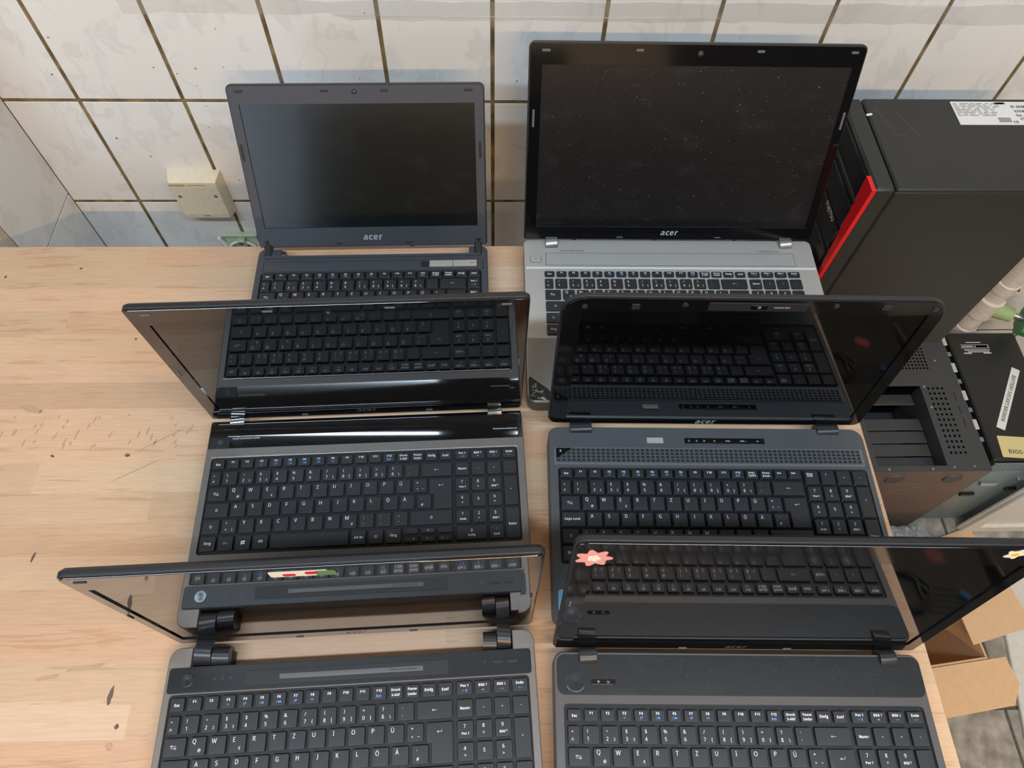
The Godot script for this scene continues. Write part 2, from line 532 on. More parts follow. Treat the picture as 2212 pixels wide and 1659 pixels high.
func mark(name_: String, p: Vector2, s: float) -> T:
	# small signs on keys; s is their half size
	var t := T.new()
	var at := func(list): return list.map(func(q): return p + q * s)
	match name_:
		"<-": stroke(t, at.call([Vector2(1.3, 0), Vector2(-1.2, 0)])); stroke(t, at.call([Vector2(-0.6, -0.5), Vector2(-1.3, 0), Vector2(-0.6, 0.5)]))
		"enter": stroke(t, at.call([Vector2(1.3, -0.7), Vector2(1.3, 0.3), Vector2(-1.2, 0.3)])); stroke(t, at.call([Vector2(-0.5, -0.2), Vector2(-1.3, 0.3), Vector2(-0.5, 0.8)]))
		"tab":
			stroke(t, at.call([Vector2(1.2, -0.5), Vector2(-1.0, -0.5)])); stroke(t, at.call([Vector2(-0.5, -0.9), Vector2(-1.1, -0.5), Vector2(-0.5, -0.1)]))
			stroke(t, at.call([Vector2(-1.2, 0.5), Vector2(1.0, 0.5)])); stroke(t, at.call([Vector2(0.5, 0.1), Vector2(1.1, 0.5), Vector2(0.5, 0.9)]))
			stroke(t, at.call([Vector2(-1.3, -0.95), Vector2(-1.3, -0.1)])); stroke(t, at.call([Vector2(1.3, 0.1), Vector2(1.3, 0.95)]))
		"shift": stroke(t, at.call([Vector2(0, -1), Vector2(0.8, -0.1), Vector2(0.35, -0.1), Vector2(0.35, 0.9), Vector2(-0.35, 0.9), Vector2(-0.35, -0.1), Vector2(-0.8, -0.1)]), 0.00026, true)
		"caps": stroke(t, at.call([Vector2(0, 1), Vector2(0.8, 0.1), Vector2(0.35, 0.1), Vector2(0.35, -0.9), Vector2(-0.35, -0.9), Vector2(-0.35, 0.1), Vector2(-0.8, 0.1)]), 0.00026, true)
		"up": stroke(t, at.call([Vector2(0, -0.8), Vector2(0.7, 0.6), Vector2(-0.7, 0.6)]), 0.00024, true)
		"down": stroke(t, at.call([Vector2(0, 0.8), Vector2(0.7, -0.6), Vector2(-0.7, -0.6)]), 0.00024, true)
		"left": stroke(t, at.call([Vector2(-0.8, 0), Vector2(0.6, 0.7), Vector2(0.6, -0.7)]), 0.00024, true)
		"right": stroke(t, at.call([Vector2(0.8, 0), Vector2(-0.6, 0.7), Vector2(-0.6, -0.7)]), 0.00024, true)
		"arrow_up": stroke(t, at.call([Vector2(0, 1), Vector2(0, -0.9)])); stroke(t, at.call([Vector2(-0.5, -0.3), Vector2(0, -1), Vector2(0.5, -0.3)]))
		"arrow_down": stroke(t, at.call([Vector2(0, -1), Vector2(0, 0.9)])); stroke(t, at.call([Vector2(-0.5, 0.3), Vector2(0, 1), Vector2(0.5, 0.3)]))
		"box": stroke(t, at.call([Vector2(-1.4, -0.6), Vector2(1.4, -0.6), Vector2(1.4, 0.6), Vector2(-1.4, 0.6)]), 0.00024, true); stroke(t, at.call([Vector2(0.3, 0), Vector2(1.2, 0)]), 0.0009)
		"box2": stroke(t, at.call([Vector2(-1.5, -0.6), Vector2(-0.2, -0.6), Vector2(-0.2, 0.6), Vector2(-1.5, 0.6)]), 0.00024, true); stroke(t, at.call([Vector2(0.3, 0), Vector2(1.4, 0)]), 0.0012)
		"pad": stroke(t, at.call([Vector2(-1.1, 0.6), Vector2(0.4, 0.6), Vector2(1.1, -0.6), Vector2(-0.4, -0.6)]), 0.00024, true); stroke(t, at.call([Vector2(-0.3, 0.2), Vector2(0.5, -0.3)]), 0.0007)
		"sound": stroke(t, at.call([Vector2(-0.9, 0), Vector2(-0.3, 0)]), 0.0008); stroke(t, at.call([Vector2(0, -0.6), Vector2(0.3, 0), Vector2(0, 0.6)])); stroke(t, at.call([Vector2(0.6, -0.8), Vector2(0.95, 0), Vector2(0.6, 0.8)]))
		"radio": stroke(t, at.call([Vector2(0, -0.2), Vector2(0, 1)])); stroke(t, at.call([Vector2(-0.6, -0.6), Vector2(-0.85, 0), Vector2(-0.6, 0.5)])); stroke(t, at.call([Vector2(0.6, -0.6), Vector2(0.85, 0), Vector2(0.6, 0.5)]))
		"dot": stroke(t, at.call([Vector2(-0.3, 0), Vector2(0.3, 0)]), 0.0006)
		"stop": stroke(t, at.call([Vector2(-0.4, 0), Vector2(0.4, 0)]), 0.0011)
		"dots": stroke(t, at.call([Vector2(-0.7, -0.7), Vector2(0.7, -0.7), Vector2(0.7, 0.7), Vector2(-0.7, 0.7)]), 0.0002, true); stroke(t, at.call([Vector2(-0.3, -0.3), Vector2(0.3, -0.3)]), 0.0003); stroke(t, at.call([Vector2(-0.3, 0.1), Vector2(0.3, 0.1)]), 0.0003)
		"power": 
			var a := []
			for i in 11: a.append(p + Vector2(sin(0.6 + i * 0.508), -cos(0.6 + i * 0.508)) * s)
			stroke(t, a, 0.00026); stroke(t, at.call([Vector2(0, -1.2), Vector2(0, -0.1)]), 0.00026)
		"panes":
			for q in [Vector2(-0.5, -0.45), Vector2(0.5, -0.6), Vector2(-0.6, 0.55), Vector2(0.4, 0.4)]:
				stroke(t, at.call([q + Vector2(-0.12, 0), q + Vector2(0.12, 0)]), s * 0.75)
	return t

# which signs stand on a key: rows of [text or sign, x, z (-1 to 1), size in mm, 1 if blue]
func key_signs(id: String, small: bool) -> Array:
	const L := 3.3
	const S := 2.3
	var nums := {"1": ["!", ""], "2": ["\"", "2"], "3": ["§", "3"], "4": ["$", ""], "5": ["%", ""], "6": ["&", ""], "7": ["/", "{"], "8": ["(", "["], "9": [")", "]"], "0": ["=", "}"], "ß": ["?", "\\"], "´": ["`", ""]}
	if id.length() == 1 and "QWERTZUIOPÜASDFGHJKLÖÄYXCVBNM".contains(id):
		var out := [[id, -0.42, -0.5, L, 0]]
		if id == "Q": out.append(["@", 0.35, 0.5, S, 0])
		if id == "E": out.append(["€", 0.35, 0.5, S, 0])
		if id == "M": out.append(["µ", 0.4, 0.5, S, 0])
		return out
	if nums.has(id):
		var out := [[nums[id][0], -0.45, -0.45, 2.7, 0], [id, -0.45, 0.45, 2.8, 0]]
		if nums[id][1] != "": out.append([nums[id][1], 0.5, 0.5, 2.1 if id in ["2", "3"] else 2.7, 0])
		return out
	if id.begins_with("F") and id.length() > 1 and id[1].is_valid_int():
		var out := [[id, 0.0, -0.4, 2.1, 0]]
		match id:
			"F3": out.append(["#radio", 0.0, 0.4, 1.1, 1])
			"F4": out.append(["z²", 0.0, 0.4, 2.2, 1])
			"F5": out.append(["#box", 0.0, 0.45, 1.2, 1])
			"F6": out.append(["#box2", 0.0, 0.45, 1.2, 1])
			"F7": out.append(["#pad", 0.0, 0.4, 1.2, 1])
			"F8": out.append(["#sound", 0.0, 0.4, 1.1, 1])
			"F12": out.append(["Rol", -0.1, 0.45, 2.0, 1]); 
		return out
	match id:
		"^": return [["°", -0.3, -0.4, 3.0, 0], ["^", -0.3, 0.5, 3.2, 0]]
		"Esc": return [["Esc", 0, 0.1, 2.2, 0]]
		"Druck": return [["Druck", 0, -0.4, 2.0, 0], ["S-Abf", 0, 0.45, 2.0, 0]]
		"Pause": return [["Pause", 0, -0.4, 2.0, 0], ["Untbr", 0, 0.45, 2.0, 0]]
		"Einfg": return [["Einfg", 0, 0, 2.2, 0]]
		"Entf": return [["Entf", 0, 0, 2.2, 0]]
		"PrtSc": return [["PrtSc", -0.1, -0.4, 1.9, 0], ["SysRq", -0.1, 0.45, 1.9, 0]]
		"Break": return [["Pause", -0.1, -0.4, 1.9, 0], ["Break", -0.1, 0.45, 1.9, 0]]
		"Ins", "Del": return [[id, -0.3, -0.4, 1.9, 0]]
		"NumLk": return [["Num", -0.3, -0.55, 1.9, 0], ["Lock", -0.3, -0.25, 1.9, 0]]
		"Pos1": return [["Pos 1", 0, -0.4, 2.1, 0], ["▸/II", 0, 0.45, 2.0, 1]] if false else [["Pos 1", 0, -0.4, 2.1, 0], ["#right", -0.2, 0.45, 0.8, 1], ["II", 0.25, 0.45, 1.8, 1]]
		"BildUp": return [["Bild", -0.2, -0.4, 2.1, 0], ["#arrow_up", 0.5, -0.4, 1.0, 0], ["#stop", 0, 0.45, 1.0, 1]]
		"BildDown": return [["Bild", -0.2, -0.4, 2.1, 0], ["#arrow_down", 0.5, -0.4, 1.0, 0], ["#left", -0.1, 0.45, 0.7, 1], ["#left", 0.2, 0.45, 0.7, 1]]
		"Ende": return [["Ende", 0, -0.4, 2.1, 0], ["#right", -0.12, 0.45, 0.7, 1], ["#right", 0.2, 0.45, 0.7, 1]]
		"Back": return [["#<-", 0, 0, 1.6, 0]]
		"Enter": return [["#enter", 0.05, -0.6, 1.5, 0]]
		"Tab": return [["#tab", -0.1, 0, 1.7, 0]]
		"Caps": return [["#caps", 0, 0, 1.5, 0]]
		"CapsLock": return [["Caps Lock", -0.1, 0, 2.3, 0]]
		"Shift": return [["#shift", 0, 0, 1.5, 0]]
		"<": return [[">", -0.45, -0.5, 2.6, 0], ["<", -0.45, 0.5, 2.6, 0], ["|", 0.5, 0.5, 2.4, 0]]
		",": return [[";", -0.45, -0.4, 2.8, 0], [",", -0.45, 0.55, 1.2, 0]]
		".": return [[":", -0.45, -0.4, 2.2, 0], [".", -0.45, 0.55, 0.7, 0]]
		"-": return [["_", -0.3, -0.4, 0.5, 0], ["-", -0.3, 0.45, 0.5, 0]]
		"+": return [["*", -0.4, -0.5, 1.9, 0], ["+", -0.4, 0.5, 2.2, 0], ["~", 0.45, 0.5, 0.9, 0]]
		"#": return [["'", -0.4, -0.5, 1.2, 0], ["#", -0.3, 0.5, 2.6, 0]]
		"Strg": return [["Strg", 0, 0, 2.4, 0]]
		"Fn": return [["Fn", 0, 0, 2.3, 1]]
		"Win": return [["#panes", 0, 0, 1.9, 0]]
		"Alt": return [["Alt", 0, -0.1, 2.3, 0]]
		"AltGr": return [["Alt Gr", 0, 0, 2.2, 0]]
		"Menu": return [["#dots", 0, 0, 1.6, 0]]
		"ArUp": return [["#up", 0, 0, 1.0, 0], ["#dot", 0.55, 0, 0.8, 1]]
		"ArDown": return [["#down", -0.1, 0, 1.0, 0], ["#dot", 0.5, 0, 0.8, 1]]
		"ArLeft": return [["#left", 0.4, 0, 1.0, 0], ["#dot", -0.2, 0, 0.8, 1]]
		"ArRight": return [["#right", -0.4, 0, 1.0, 0], ["#dot", 0.3, 0, 0.8, 1]]
		"NumDiv": return [["÷", 0, 0, 2.2, 0]]
		"NumSlash": return [["/", -0.3, -0.5, 2.4, 0]]
		"NumMul": return [["×", 0, 0, 1.9, 0]]
		"NumMin": return [["-", 0, 0, 0.5, 0]]
		"NumAdd": return [["+", 0, -0.1, 2.0, 0]]
		"NumEnter": return [["Enter", 0, 0.1, 2.2, 0]]
		"Num": return [["Num", -0.1, 0, 2.2, 0], ["#caps", 0.62, 0, 0.8, 0]]
		"N7": return [["7", -0.1, -0.4, 2.8, 0], ["Pos 1", 0, 0.45, 1.9, 0]]
		"N8": return [["8", -0.1, -0.4, 2.8, 0], ["#up", -0.1, 0.4, 1.0, 0]]
		"N9": return [["9", -0.1, -0.4, 2.8, 0], ["Bild", -0.15, 0.45, 1.9, 0], ["#arrow_up", 0.45, 0.4, 0.9, 0]]
		"N4": return [["4", -0.1, -0.4, 2.8, 0], ["#left", -0.1, 0.4, 1.0, 0]]
		"N5": return [["5", -0.1, -0.1, 2.8, 0]]
		"N6": return [["6", -0.1, -0.4, 2.8, 0], ["#right", -0.1, 0.4, 1.0, 0]]
		"N1": return [["1", -0.1, -0.4, 2.8, 0], ["Ende", 0, 0.45, 1.9, 0]]
		"N2": return [["2", -0.1, -0.4, 2.8, 0], ["#down", -0.1, 0.4, 1.0, 0]]
		"N3": return [["3", -0.1, -0.4, 2.8, 0], ["Bild", -0.15, 0.45, 1.9, 0], ["#arrow_down", 0.45, 0.4, 0.9, 0]]
		"N0": return [["0", 0, -0.3, 2.8, 0], ["Einfg", 0, 0.45, 2.1, 0]]
		"NCom": return [[",", 0, -0.4, 1.4, 0], ["Entf", 0, 0.4, 2.1, 0]]
	return []

func legend_mesh(id: String, w: float, h: float) -> ArrayMesh:
	var ck := "leg%s_%d_%d" % [id, roundi(w * 10000), roundi(h * 10000)]
	if cache.has(ck): return cache[ck]
	var v := PackedVector3Array()
	var col := PackedColorArray()
	for s in key_signs(id, false):
		var grown: float = s[3] * 1.18
		var p := Vector2(s[1] * w / 2, s[2] * h / 2)
		var c := Color(0.14, 0.38, 0.85) if s[4] == 1 else Color(0.85, 0.85, 0.86)
		var tx: String = s[0]
		var add := PackedVector3Array()
		if tx.begins_with("#") and tx.length() > 1:
			add = mark(tx.substr(1), p, grown / 1000.0).v
		else:
			var g := glyphs(tx, tx.length() > 1)
			var hi := 0.0
			for q in g: hi = maxf(hi, q.y)
			var k := grown / 1000.0
			var sc := k / 0.72
			if tx in ["-", "_", "~", ".", ",", "'", "`", "°", "\"", "*"]: sc = 3.0 / 1000.0 / 0.72
			for q in g: add.append(Vector3(p.x + q.x * sc, 0, p.y - q.y * sc))
		v.append_array(add)
		for i in add.size(): col.append(c)
	if v.is_empty():
		cache[ck] = null
		return null
	var nn := PackedVector3Array()
	for i in range(0, v.size(), 3):
		# lie face up: clockwise seen from above
		var n := (v[i + 2] - v[i]).cross(v[i + 1] - v[i])
		if n.y < 0:
			var k := v[i + 1]; v[i + 1] = v[i + 2]; v[i + 2] = k
	for i in v.size(): nn.append(Vector3.UP)
	var arr := []
	arr.resize(Mesh.ARRAY_MAX)
	arr[Mesh.ARRAY_VERTEX] = v
	arr[Mesh.ARRAY_NORMAL] = nn
	arr[Mesh.ARRAY_COLOR] = col
	var m := ArrayMesh.new()
	m.add_surface_from_arrays(Mesh.PRIMITIVE_TRIANGLES, arr)
	cache[ck] = m
	return m

func word(parent: Node, s: String, height: float, m: Material, at: Vector3, basis_: Basis, bold := true, slant := 0.0, called := "lettering") -> MeshInstance3D:
	var g := glyphs(s, bold)
	var v := PackedVector3Array()
	var hi := 0.0
	for q in g: hi = maxf(hi, q.y)
	var sc := height / (2.0 * hi)
	for q in g: v.append(Vector3((q.x + slant * q.y) * sc, q.y * sc, 0))
	var t := T.new()
	t.v = v
	for i in range(0, v.size(), 3):
		if (v[i + 2] - v[i]).cross(v[i + 1] - v[i]).z < 0:
			var k := t.v[i + 1]; t.v[i + 1] = t.v[i + 2]; t.v[i + 2] = k
	var o := part(parent, called, mesh(t, "", 1.0, true), m, at)
	o.basis = basis_
	return o

# ---------------------------------------------------------------- keys
func key_mesh(w: float, h: float, style: String) -> ArrayMesh:
	var ck := "key%s_%d_%d" % [style, roundi(w * 10000), roundi(h * 10000)]
	if cache.has(ck): return cache[ck]
	var t := T.new()
	if style == "island":
		t.loft([rr(w, h, 0.0013, 0.0, 0, 0, 2), rr(w, h, 0.0013, 0.0029, 0, 0, 2), rr(w - 0.0006, h - 0.0006, 0.0011, 0.0033, 0, 0, 2), rr(w - 0.0014, h - 0.0014, 0.0009, 0.0034, 0, 0, 2)])
	else:
		t.loft([rr(w, h, 0.0006, 0.0, 0, 0, 1), rr(w, h, 0.0006, 0.0022, 0, 0, 1), rr(w - 0.0026, h - 0.0026, 0.0009, 0.0046, 0, -0.0003, 2 - 1), rr(w - 0.0034, h - 0.0034, 0.0009, 0.0048, 0, -0.0003, 1)])
	cache[ck] = mesh(t)
	return cache[ck]

func enter_mesh(w1: float, w2: float, h1: float, h2: float, style: String) -> ArrayMesh:
	# the angled return key: its upper half reaches further left; origin at the right end of the joint
	var t := T.new()
	var outline := func(b: float, y: float) -> PackedVector3Array:
		return PackedVector3Array([Vector3(-w1 + b, y, -h1 + b), Vector3(-b, y, -h1 + b), Vector3(-b, y, h2 - b), Vector3(-w2 + b, y, h2 - b), Vector3(-w2 + b, y, -b), Vector3(-w1 + b, y, -b)])
	var rings := [outline.call(0.0, 0.0), outline.call(0.0, 0.0029), outline.call(0.0007, 0.0034)] if style == "island" else [outline.call(0.0, 0.0), outline.call(0.0, 0.0022), outline.call(0.0015, 0.0048)]
	for i in rings.size() - 1: t.band(rings[i], rings[i + 1])
	for k in [0, rings.size() - 1]:
		var r: PackedVector3Array = rings[k]
		if k == 0:
			t.quad(r[5], r[4], r[1], r[0]); t.quad(r[4], r[3], r[2], r[1])
		else:
			t.quad(r[0], r[1], r[4], r[5]); t.quad(r[1], r[2], r[3], r[4])
	return mesh(t)

func add_key(root: Node3D, id: String, x: float, z: float, w: float, h: float, y: float, style: String, m: Material, gap: float) -> void:
	var kw := w - gap
	var kh := h - gap
	var o := part(root, "key", key_mesh(kw, kh, style), m, Vector3(x + w / 2, y, z + h / 2))
	var lg := legend_mesh(id, kw - (0.0034 if style == "flat" else 0.0014), kh - (0.0034 if style == "flat" else 0.0014))
	if lg: part(o, "legend", lg, M.legend, Vector3(0, 0.00355 if style == "island" else 0.00492, -0.0003 if style == "flat" else 0.0))

func keyboard(root: Node3D, x0: float, x1: float, f0: float, f1: float, z0: float, pitch: float, y: float, style: String, layout: String) -> void:
	var gap := 0.0030 if style == "island" else 0.0010
	if layout == "compact_silver": gap = 0.0030
	var m: Material = M.key_black if style == "island" else M.key_flat
	var units := 15.75 if layout == "small" else 18.75
	var u := (x1 - x0) / units
	var row := func(ids: Array, start: float, z: float, h: float, wide: Dictionary):
		var x := start
		for id in ids:
			var w: float = wide.get(id, wide.get("*", 1.0))
			add_key(root, id, x0 + x * u, z, w * u, h, y, style, m, gap)
			x += w
	# function row
	var f := ["Esc", "F1", "F2", "F3", "F4", "F5", "F6", "F7", "F8", "F9", "F10", "F11", "F12", "Druck", "Pause", "Einfg", "Entf"]
	if layout == "english": f = ["Esc", "F1", "F2", "F3", "F4", "F5", "F6", "F7", "F8", "F9", "F10", "F11", "F12", "PrtSc", "Break", "Ins", "Del"]
	row.call(f, 0.0, f0, f1 - f0, {"*": (units if layout == "small" else 14.75) / 17.0})
	var pad := 14.83
	var pw := (units - pad) / 4.0
	if layout != "small" and layout != "english": row.call(["Pos1", "BildUp", "BildDown", "Ende"], pad, f0, f1 - f0, {"*": pw})
	row.call(["^", "1", "2", "3", "4", "5", "6", "7", "8", "9", "0", "ß", "´"], 0.0, z0, pitch, {"^": 0.75})
	row.call(["Back"], 12.75, z0, pitch, {"*": 2.0})
	var z := z0 + pitch
	row.call(["Tab", "Q", "W", "E", "R", "T", "Z", "U", "I", "O", "P", "Ü", "+"], 0.0, z, pitch, {"Tab": 1.25})
	z += pitch
	row.call(["CapsLock" if layout == "english" else "Caps", "A", "S", "D", "F", "G", "H", "J", "K", "L", "Ö", "Ä", "#"], 0.0, z, pitch, {"CapsLock": 1.5, "Caps": 1.5})
	var em := enter_mesh(1.5 * u - gap, 1.25 * u - gap, pitch - gap / 2, pitch - gap / 2, style)
	var e := part(root, "key", em, m, Vector3(x0 + 14.75 * u - gap / 2, y, z))
	var lg := legend_mesh("Enter", 0.02, 0.02)
	part(e, "legend", lg, M.legend, Vector3(-0.0135, 0.00355 if style == "island" else 0.00492, -0.004))
	z += pitch
	row.call(["Shift", "<", "Y", "X", "C", "V", "B", "N", "M", ",", ".", "-"], 0.0, z, pitch, {"Shift": 1.12})
	row.call(["Shift"], 12.12, z, pitch, {"Shift": 2.63})
	z += pitch
	row.call(["Strg", "Fn", "Win", "Alt", " ", "AltGr", "Menu", "Strg"], 0.0, z, pitch, {"Strg": 1.05, " ": 4.65})
	for k in 3:
		add_key(root, "", x0 + (11.75 + k) * u, z, u, pitch / 2, y, style, m, gap) if k != 1 else add_key(root, "ArUp", x0 + 12.75 * u, z, u, pitch / 2, y, style, m, gap)
		add_key(root, ["ArLeft", "ArDown", "ArRight"][k], x0 + (11.75 + k) * u, z + pitch / 2, u, pitch / 2, y, style, m, gap)
	if layout == "small":
		for k in 5:
			add_key(root, ["Pos1", "BildUp", "BildDown", "Ende", ""][k], x0 + 14.75 * u, z0 + k * pitch, u, pitch, y, style, m, gap)
		return
	var nz := z0
	var np := pitch
	if layout == "english":
		nz = f0
		np = (z0 + 5 * pitch - f0) / 5.62
		row.call(["NumLk", "NumSlash", "NumMul", "NumMin"], pad, nz, np, {"*": pw})
	else:
		row.call(["Num", "NumDiv", "NumMul", "NumMin"], pad, nz, np, {"*": pw})
	row.call(["N7", "N8", "N9"], pad, nz + np, np, {"*": pw})
	row.call(["N4", "N5", "N6"], pad, nz + 2 * np, np, {"*": pw})
	row.call(["N1", "N2", "N3"], pad, nz + 3 * np, np, {"*": pw})
	row.call(["N0", "NCom"], pad, nz + 4 * np, np, {"N0": 2 * pw, "NCom": pw})
	add_key(root, "NumAdd", x0 + (pad + 3 * pw) * u, nz + np, pw * u, 2 * np, y, style, m, gap)
	add_key(root, "NumEnter", x0 + (pad + 3 * pw) * u, nz + 3 * np, pw * u, 2 * np, y, style, m, gap)

# ---------------------------------------------------------------- laptops
# lid axes: x right, y up along the lid from its lower edge, z towards the user
const LID_TURN := Basis(Vector3(1, 0, 0), Vector3(0, 0, 1), Vector3(0, -1, 0))

func lid_slab(w: float, h: float, z0: float, z1: float, r, cx: float, cy: float, bev := 0.0005, foot := 0.0) -> T:
	return slab(w, h, z0, z1, r, bev, cx, -cy, 5, foot).moved(Transform3D(LID_TURN, Vector3.ZERO))

func make_lid(root: Node3D, s: Dictionary) -> MeshInstance3D:
	var w: float = s.W
	var l: float = s.L
	var r: Array = s.get("lid_r", [0.007, 0.004, 0.004, 0.007])   # top right, bottom right, bottom left, top left
	var shell := part(root, "lid", mesh(lid_slab(w, l, -0.0065, 0.0012, r, 0, l / 2, 0.0008, 0.003)), s.shell, Vector3(0, s.hy, s.hz), Vector3(-s.phi, 0, 0))
	var aw: float = s.aw; var ah: float = s.ah; var ay: float = s.ay; var ax: float = s.get("ax", 0.0)
	var inset := 0.0016
	var fr := ring(rr(w - 2 * inset, l - 2 * inset, grow(r, -inset), 0, 0, -l / 2, 5), rr(aw, ah, 0.0006, 0, ax, -(ay + ah / 2), 5), 0.0019, 0.0006)
	part(shell, "bezel", mesh(fr.moved(Transform3D(LID_TURN, Vector3(0, 0, 0.0012)))), s.bezel)
	part(shell, "screen", mesh(lid_slab(aw + 0.002, ah + 0.002, 0.0008, 0.0017, 0.0005, ax, ay + ah / 2, 0.0), "xy"), s.screen)
	for b in s.get("bumpers", []):
		if b.size() > 2:
			part(shell, "bumper", mesh(slab(b[2], b[3], 0, 0.0009, 0.0008, 0.0003, 0, 0, 3).moved(Transform3D(LID_TURN, Vector3(0, 0, 0)))), s.get("bump_mat", M.rubber), Vector3(b[0], b[1], 0.0030))
		else:
			part(shell, "bumper", mesh(lathe([Vector2(0.0001, 0), Vector2(0.003, 0), Vector2(0.003, 0.0009), Vector2(0.0022, 0.0014), Vector2(0.0001, 0.0015)], 14).moved(Transform3D(LID_TURN, Vector3.ZERO))), s.get("bump_mat", M.rubber), Vector3(b[0], b[1], 0.0030))
	if s.has("cam"):
		var c := part(shell, "webcam", mesh(lathe([Vector2(0.0001, 0), Vector2(0.0035, 0), Vector2(0.0035, 0.0004), Vector2(0.0028, 0.0006), Vector2(0.0001, 0.0006)], 20).moved(Transform3D(LID_TURN, Vector3.ZERO))), M.black_matte, Vector3(s.cam.x, s.cam.y, 0.0030))
		c.set_meta("label", "round webcam with a pale lens")
		part(shell, "webcam_lens", mesh(lathe([Vector2(0.0001, 0), Vector2(0.0013, 0), Vector2(0.0011, 0.0003), Vector2(0.0001, 0.0004)], 14).moved(Transform3D(LID_TURN, Vector3.ZERO))), M.lens, Vector3(s.cam.x, s.cam.y, 0.0036))
	if s.has("logo"):
		word(shell, "acer", s.logo[1], s.logo[2], Vector3(0, s.logo[0], 0.00325), Basis.IDENTITY, true, 0.12, "logo")
	return shell

func make_base(root: Node3D, s: Dictionary) -> void:
	var w: float = s.W; var d: float = s.D; var h: float = s.hb
	var nz: float = s.get("notch", 0.0)
	var r: Array = s.get("base_r", [0.008, 0.012, 0.012, 0.008])
	var main_r := r.duplicate()
	if nz > 0.0:
		main_r[0] = 0.0005; main_r[3] = 0.0005
	var lip := 0.0032
	var body := slab(w, d - nz, 0.0015, h - lip, main_r, 0.0, 0, nz + (d - nz) / 2, 5, 0.004)
	if nz > 0.0:
		for q in [[-w / 2, s.notch_x[0], 3], [s.notch_x[1], w / 2, 0]]:
			var er := [0.0005, 0.0005, 0.0005, 0.0005]
			er[q[2]] = r[q[2]]
			body.add(slab(q[1] - q[0], nz + 0.002, 0.0015, h - 0.0005, er, 0.0012, (q[0] + q[1]) / 2, nz / 2 + 0.001, 5, 0.004))
	part(root, "base", mesh(body), s.get("side", s.deck))
	if s.has("well"):
		var q: Array = s.well   # x0, x1, z0, z1
		var outer := rr(w, d - nz, main_r, h - lip, 0, nz + (d - nz) / 2, 5)
		var inner := rr(q[1] - q[0], q[3] - q[2], 0.004, h - lip, (q[0] + q[1]) / 2, (q[2] + q[3]) / 2, 5)
		part(root, "deck", mesh(ring(outer, inner, lip, 0.0012)), s.deck)
		part(root, "keyboard_tray", mesh(slab(q[1] - q[0], q[3] - q[2], h - lip, h - lip + 0.0004, 0.004, 0.0, (q[0] + q[1]) / 2, (q[2] + q[3]) / 2, 3)), M.tray_black)
	else:
		part(root, "deck", mesh(slab(w, d, h - lip, h, main_r, 0.0012, 0, d / 2, 5)), s.deck)
	for sx in [-1, 1]:
		for z in [0.03, d - 0.025]:
			part(root, "rubber_foot", mesh(slab(0.022, 0.008, 0, 0.0018, 0.003, 0.0, 0, 0, 3)), M.black_matte, Vector3(sx * (w / 2 - 0.045), 0, z))

func plate(root: Node3D, called: String, x0: float, x1: float, z0: float, z1: float, y: float, th: float, m: Material, r := 0.0008, uv := "") -> MeshInstance3D:
	return part(root, called, mesh(slab(x1 - x0, z1 - z0, -0.0003, th, r, minf(0.0004, th * 0.7), 0, 0, 4), uv), m, Vector3((x0 + x1) / 2, y, (z0 + z1) / 2))

func hinge_cap(root: Node3D, s: Dictionary, x0: float, x1: float, z0: float, z1: float, m: Material, lift := 0.005) -> void:
	# a rounded cap that wraps the pivot between deck and lid
	var t := T.new()
	var w := x1 - x0
	var rings := []
	var prof := []
	var h: float = s.hb
	var d := z1 - z0
	for k in 9:
		var a := PI * k / 8.0
		prof.append(Vector2(z0 + d / 2 + cos(a) * d / 2, h - 0.004 + sin(a) * (lift + 0.004)))
	prof.append(Vector2(z0, h - 0.012))
	prof.append(Vector2(z1, h - 0.012))
	for x in [-w / 2, -w / 2 + 0.0006, w / 2 - 0.0006, w / 2]:
		var p := PackedVector3Array()
		var k := 0.93 if absf(x) > w / 2 - 0.0003 else 1.0
		for q in prof: p.append(Vector3(x, h + (q.y - h) * k, z0 + d / 2 + (q.x - z0 - d / 2) * k))
		rings.append(p)
	t.loft(rings)
	part(root, "hinge", mesh(t), m, Vector3((x0 + x1) / 2, 0, 0))

func touchpad(root: Node3D, s: Dictionary, x: float, m: Material) -> void:
	var z: float = s.D - 0.075
	plate(root, "touchpad", x - 0.045, x + 0.045, z, z + 0.048, s.hb, 0.0004, m, 0.002)
	plate(root, "touchpad_button", x - 0.045, x + 0.045, z + 0.050, z + 0.062, s.hb, 0.0008, m, 0.002)

func signs_on(root: Node3D, called: String, items: Array, y: float, m: Material) -> void:
	# flat print made of words [text, x, z, height] and signs ["#name", x, z, half size]
	var t := T.new()
	for i in items:
		if i[0].begins_with("#"):
			t.add(mark(i[0].substr(1), Vector2(i[1], i[2]), i[3]))
		else:
			var g := glyphs(i[0], true)
			for q in g: t.v.append(Vector3(i[1] + q.x * i[3] / 0.72, 0, i[2] - q.y * i[3] / 0.72))
	for i in range(0, t.v.size(), 3):
		if (t.v[i + 2] - t.v[i]).cross(t.v[i + 1] - t.v[i]).y < 0:
			var k := t.v[i + 1]; t.v[i + 1] = t.v[i + 2]; t.v[i + 2] = k
	part(root, called, mesh(t, "", 1.0, true), m, Vector3(0, y, 0))

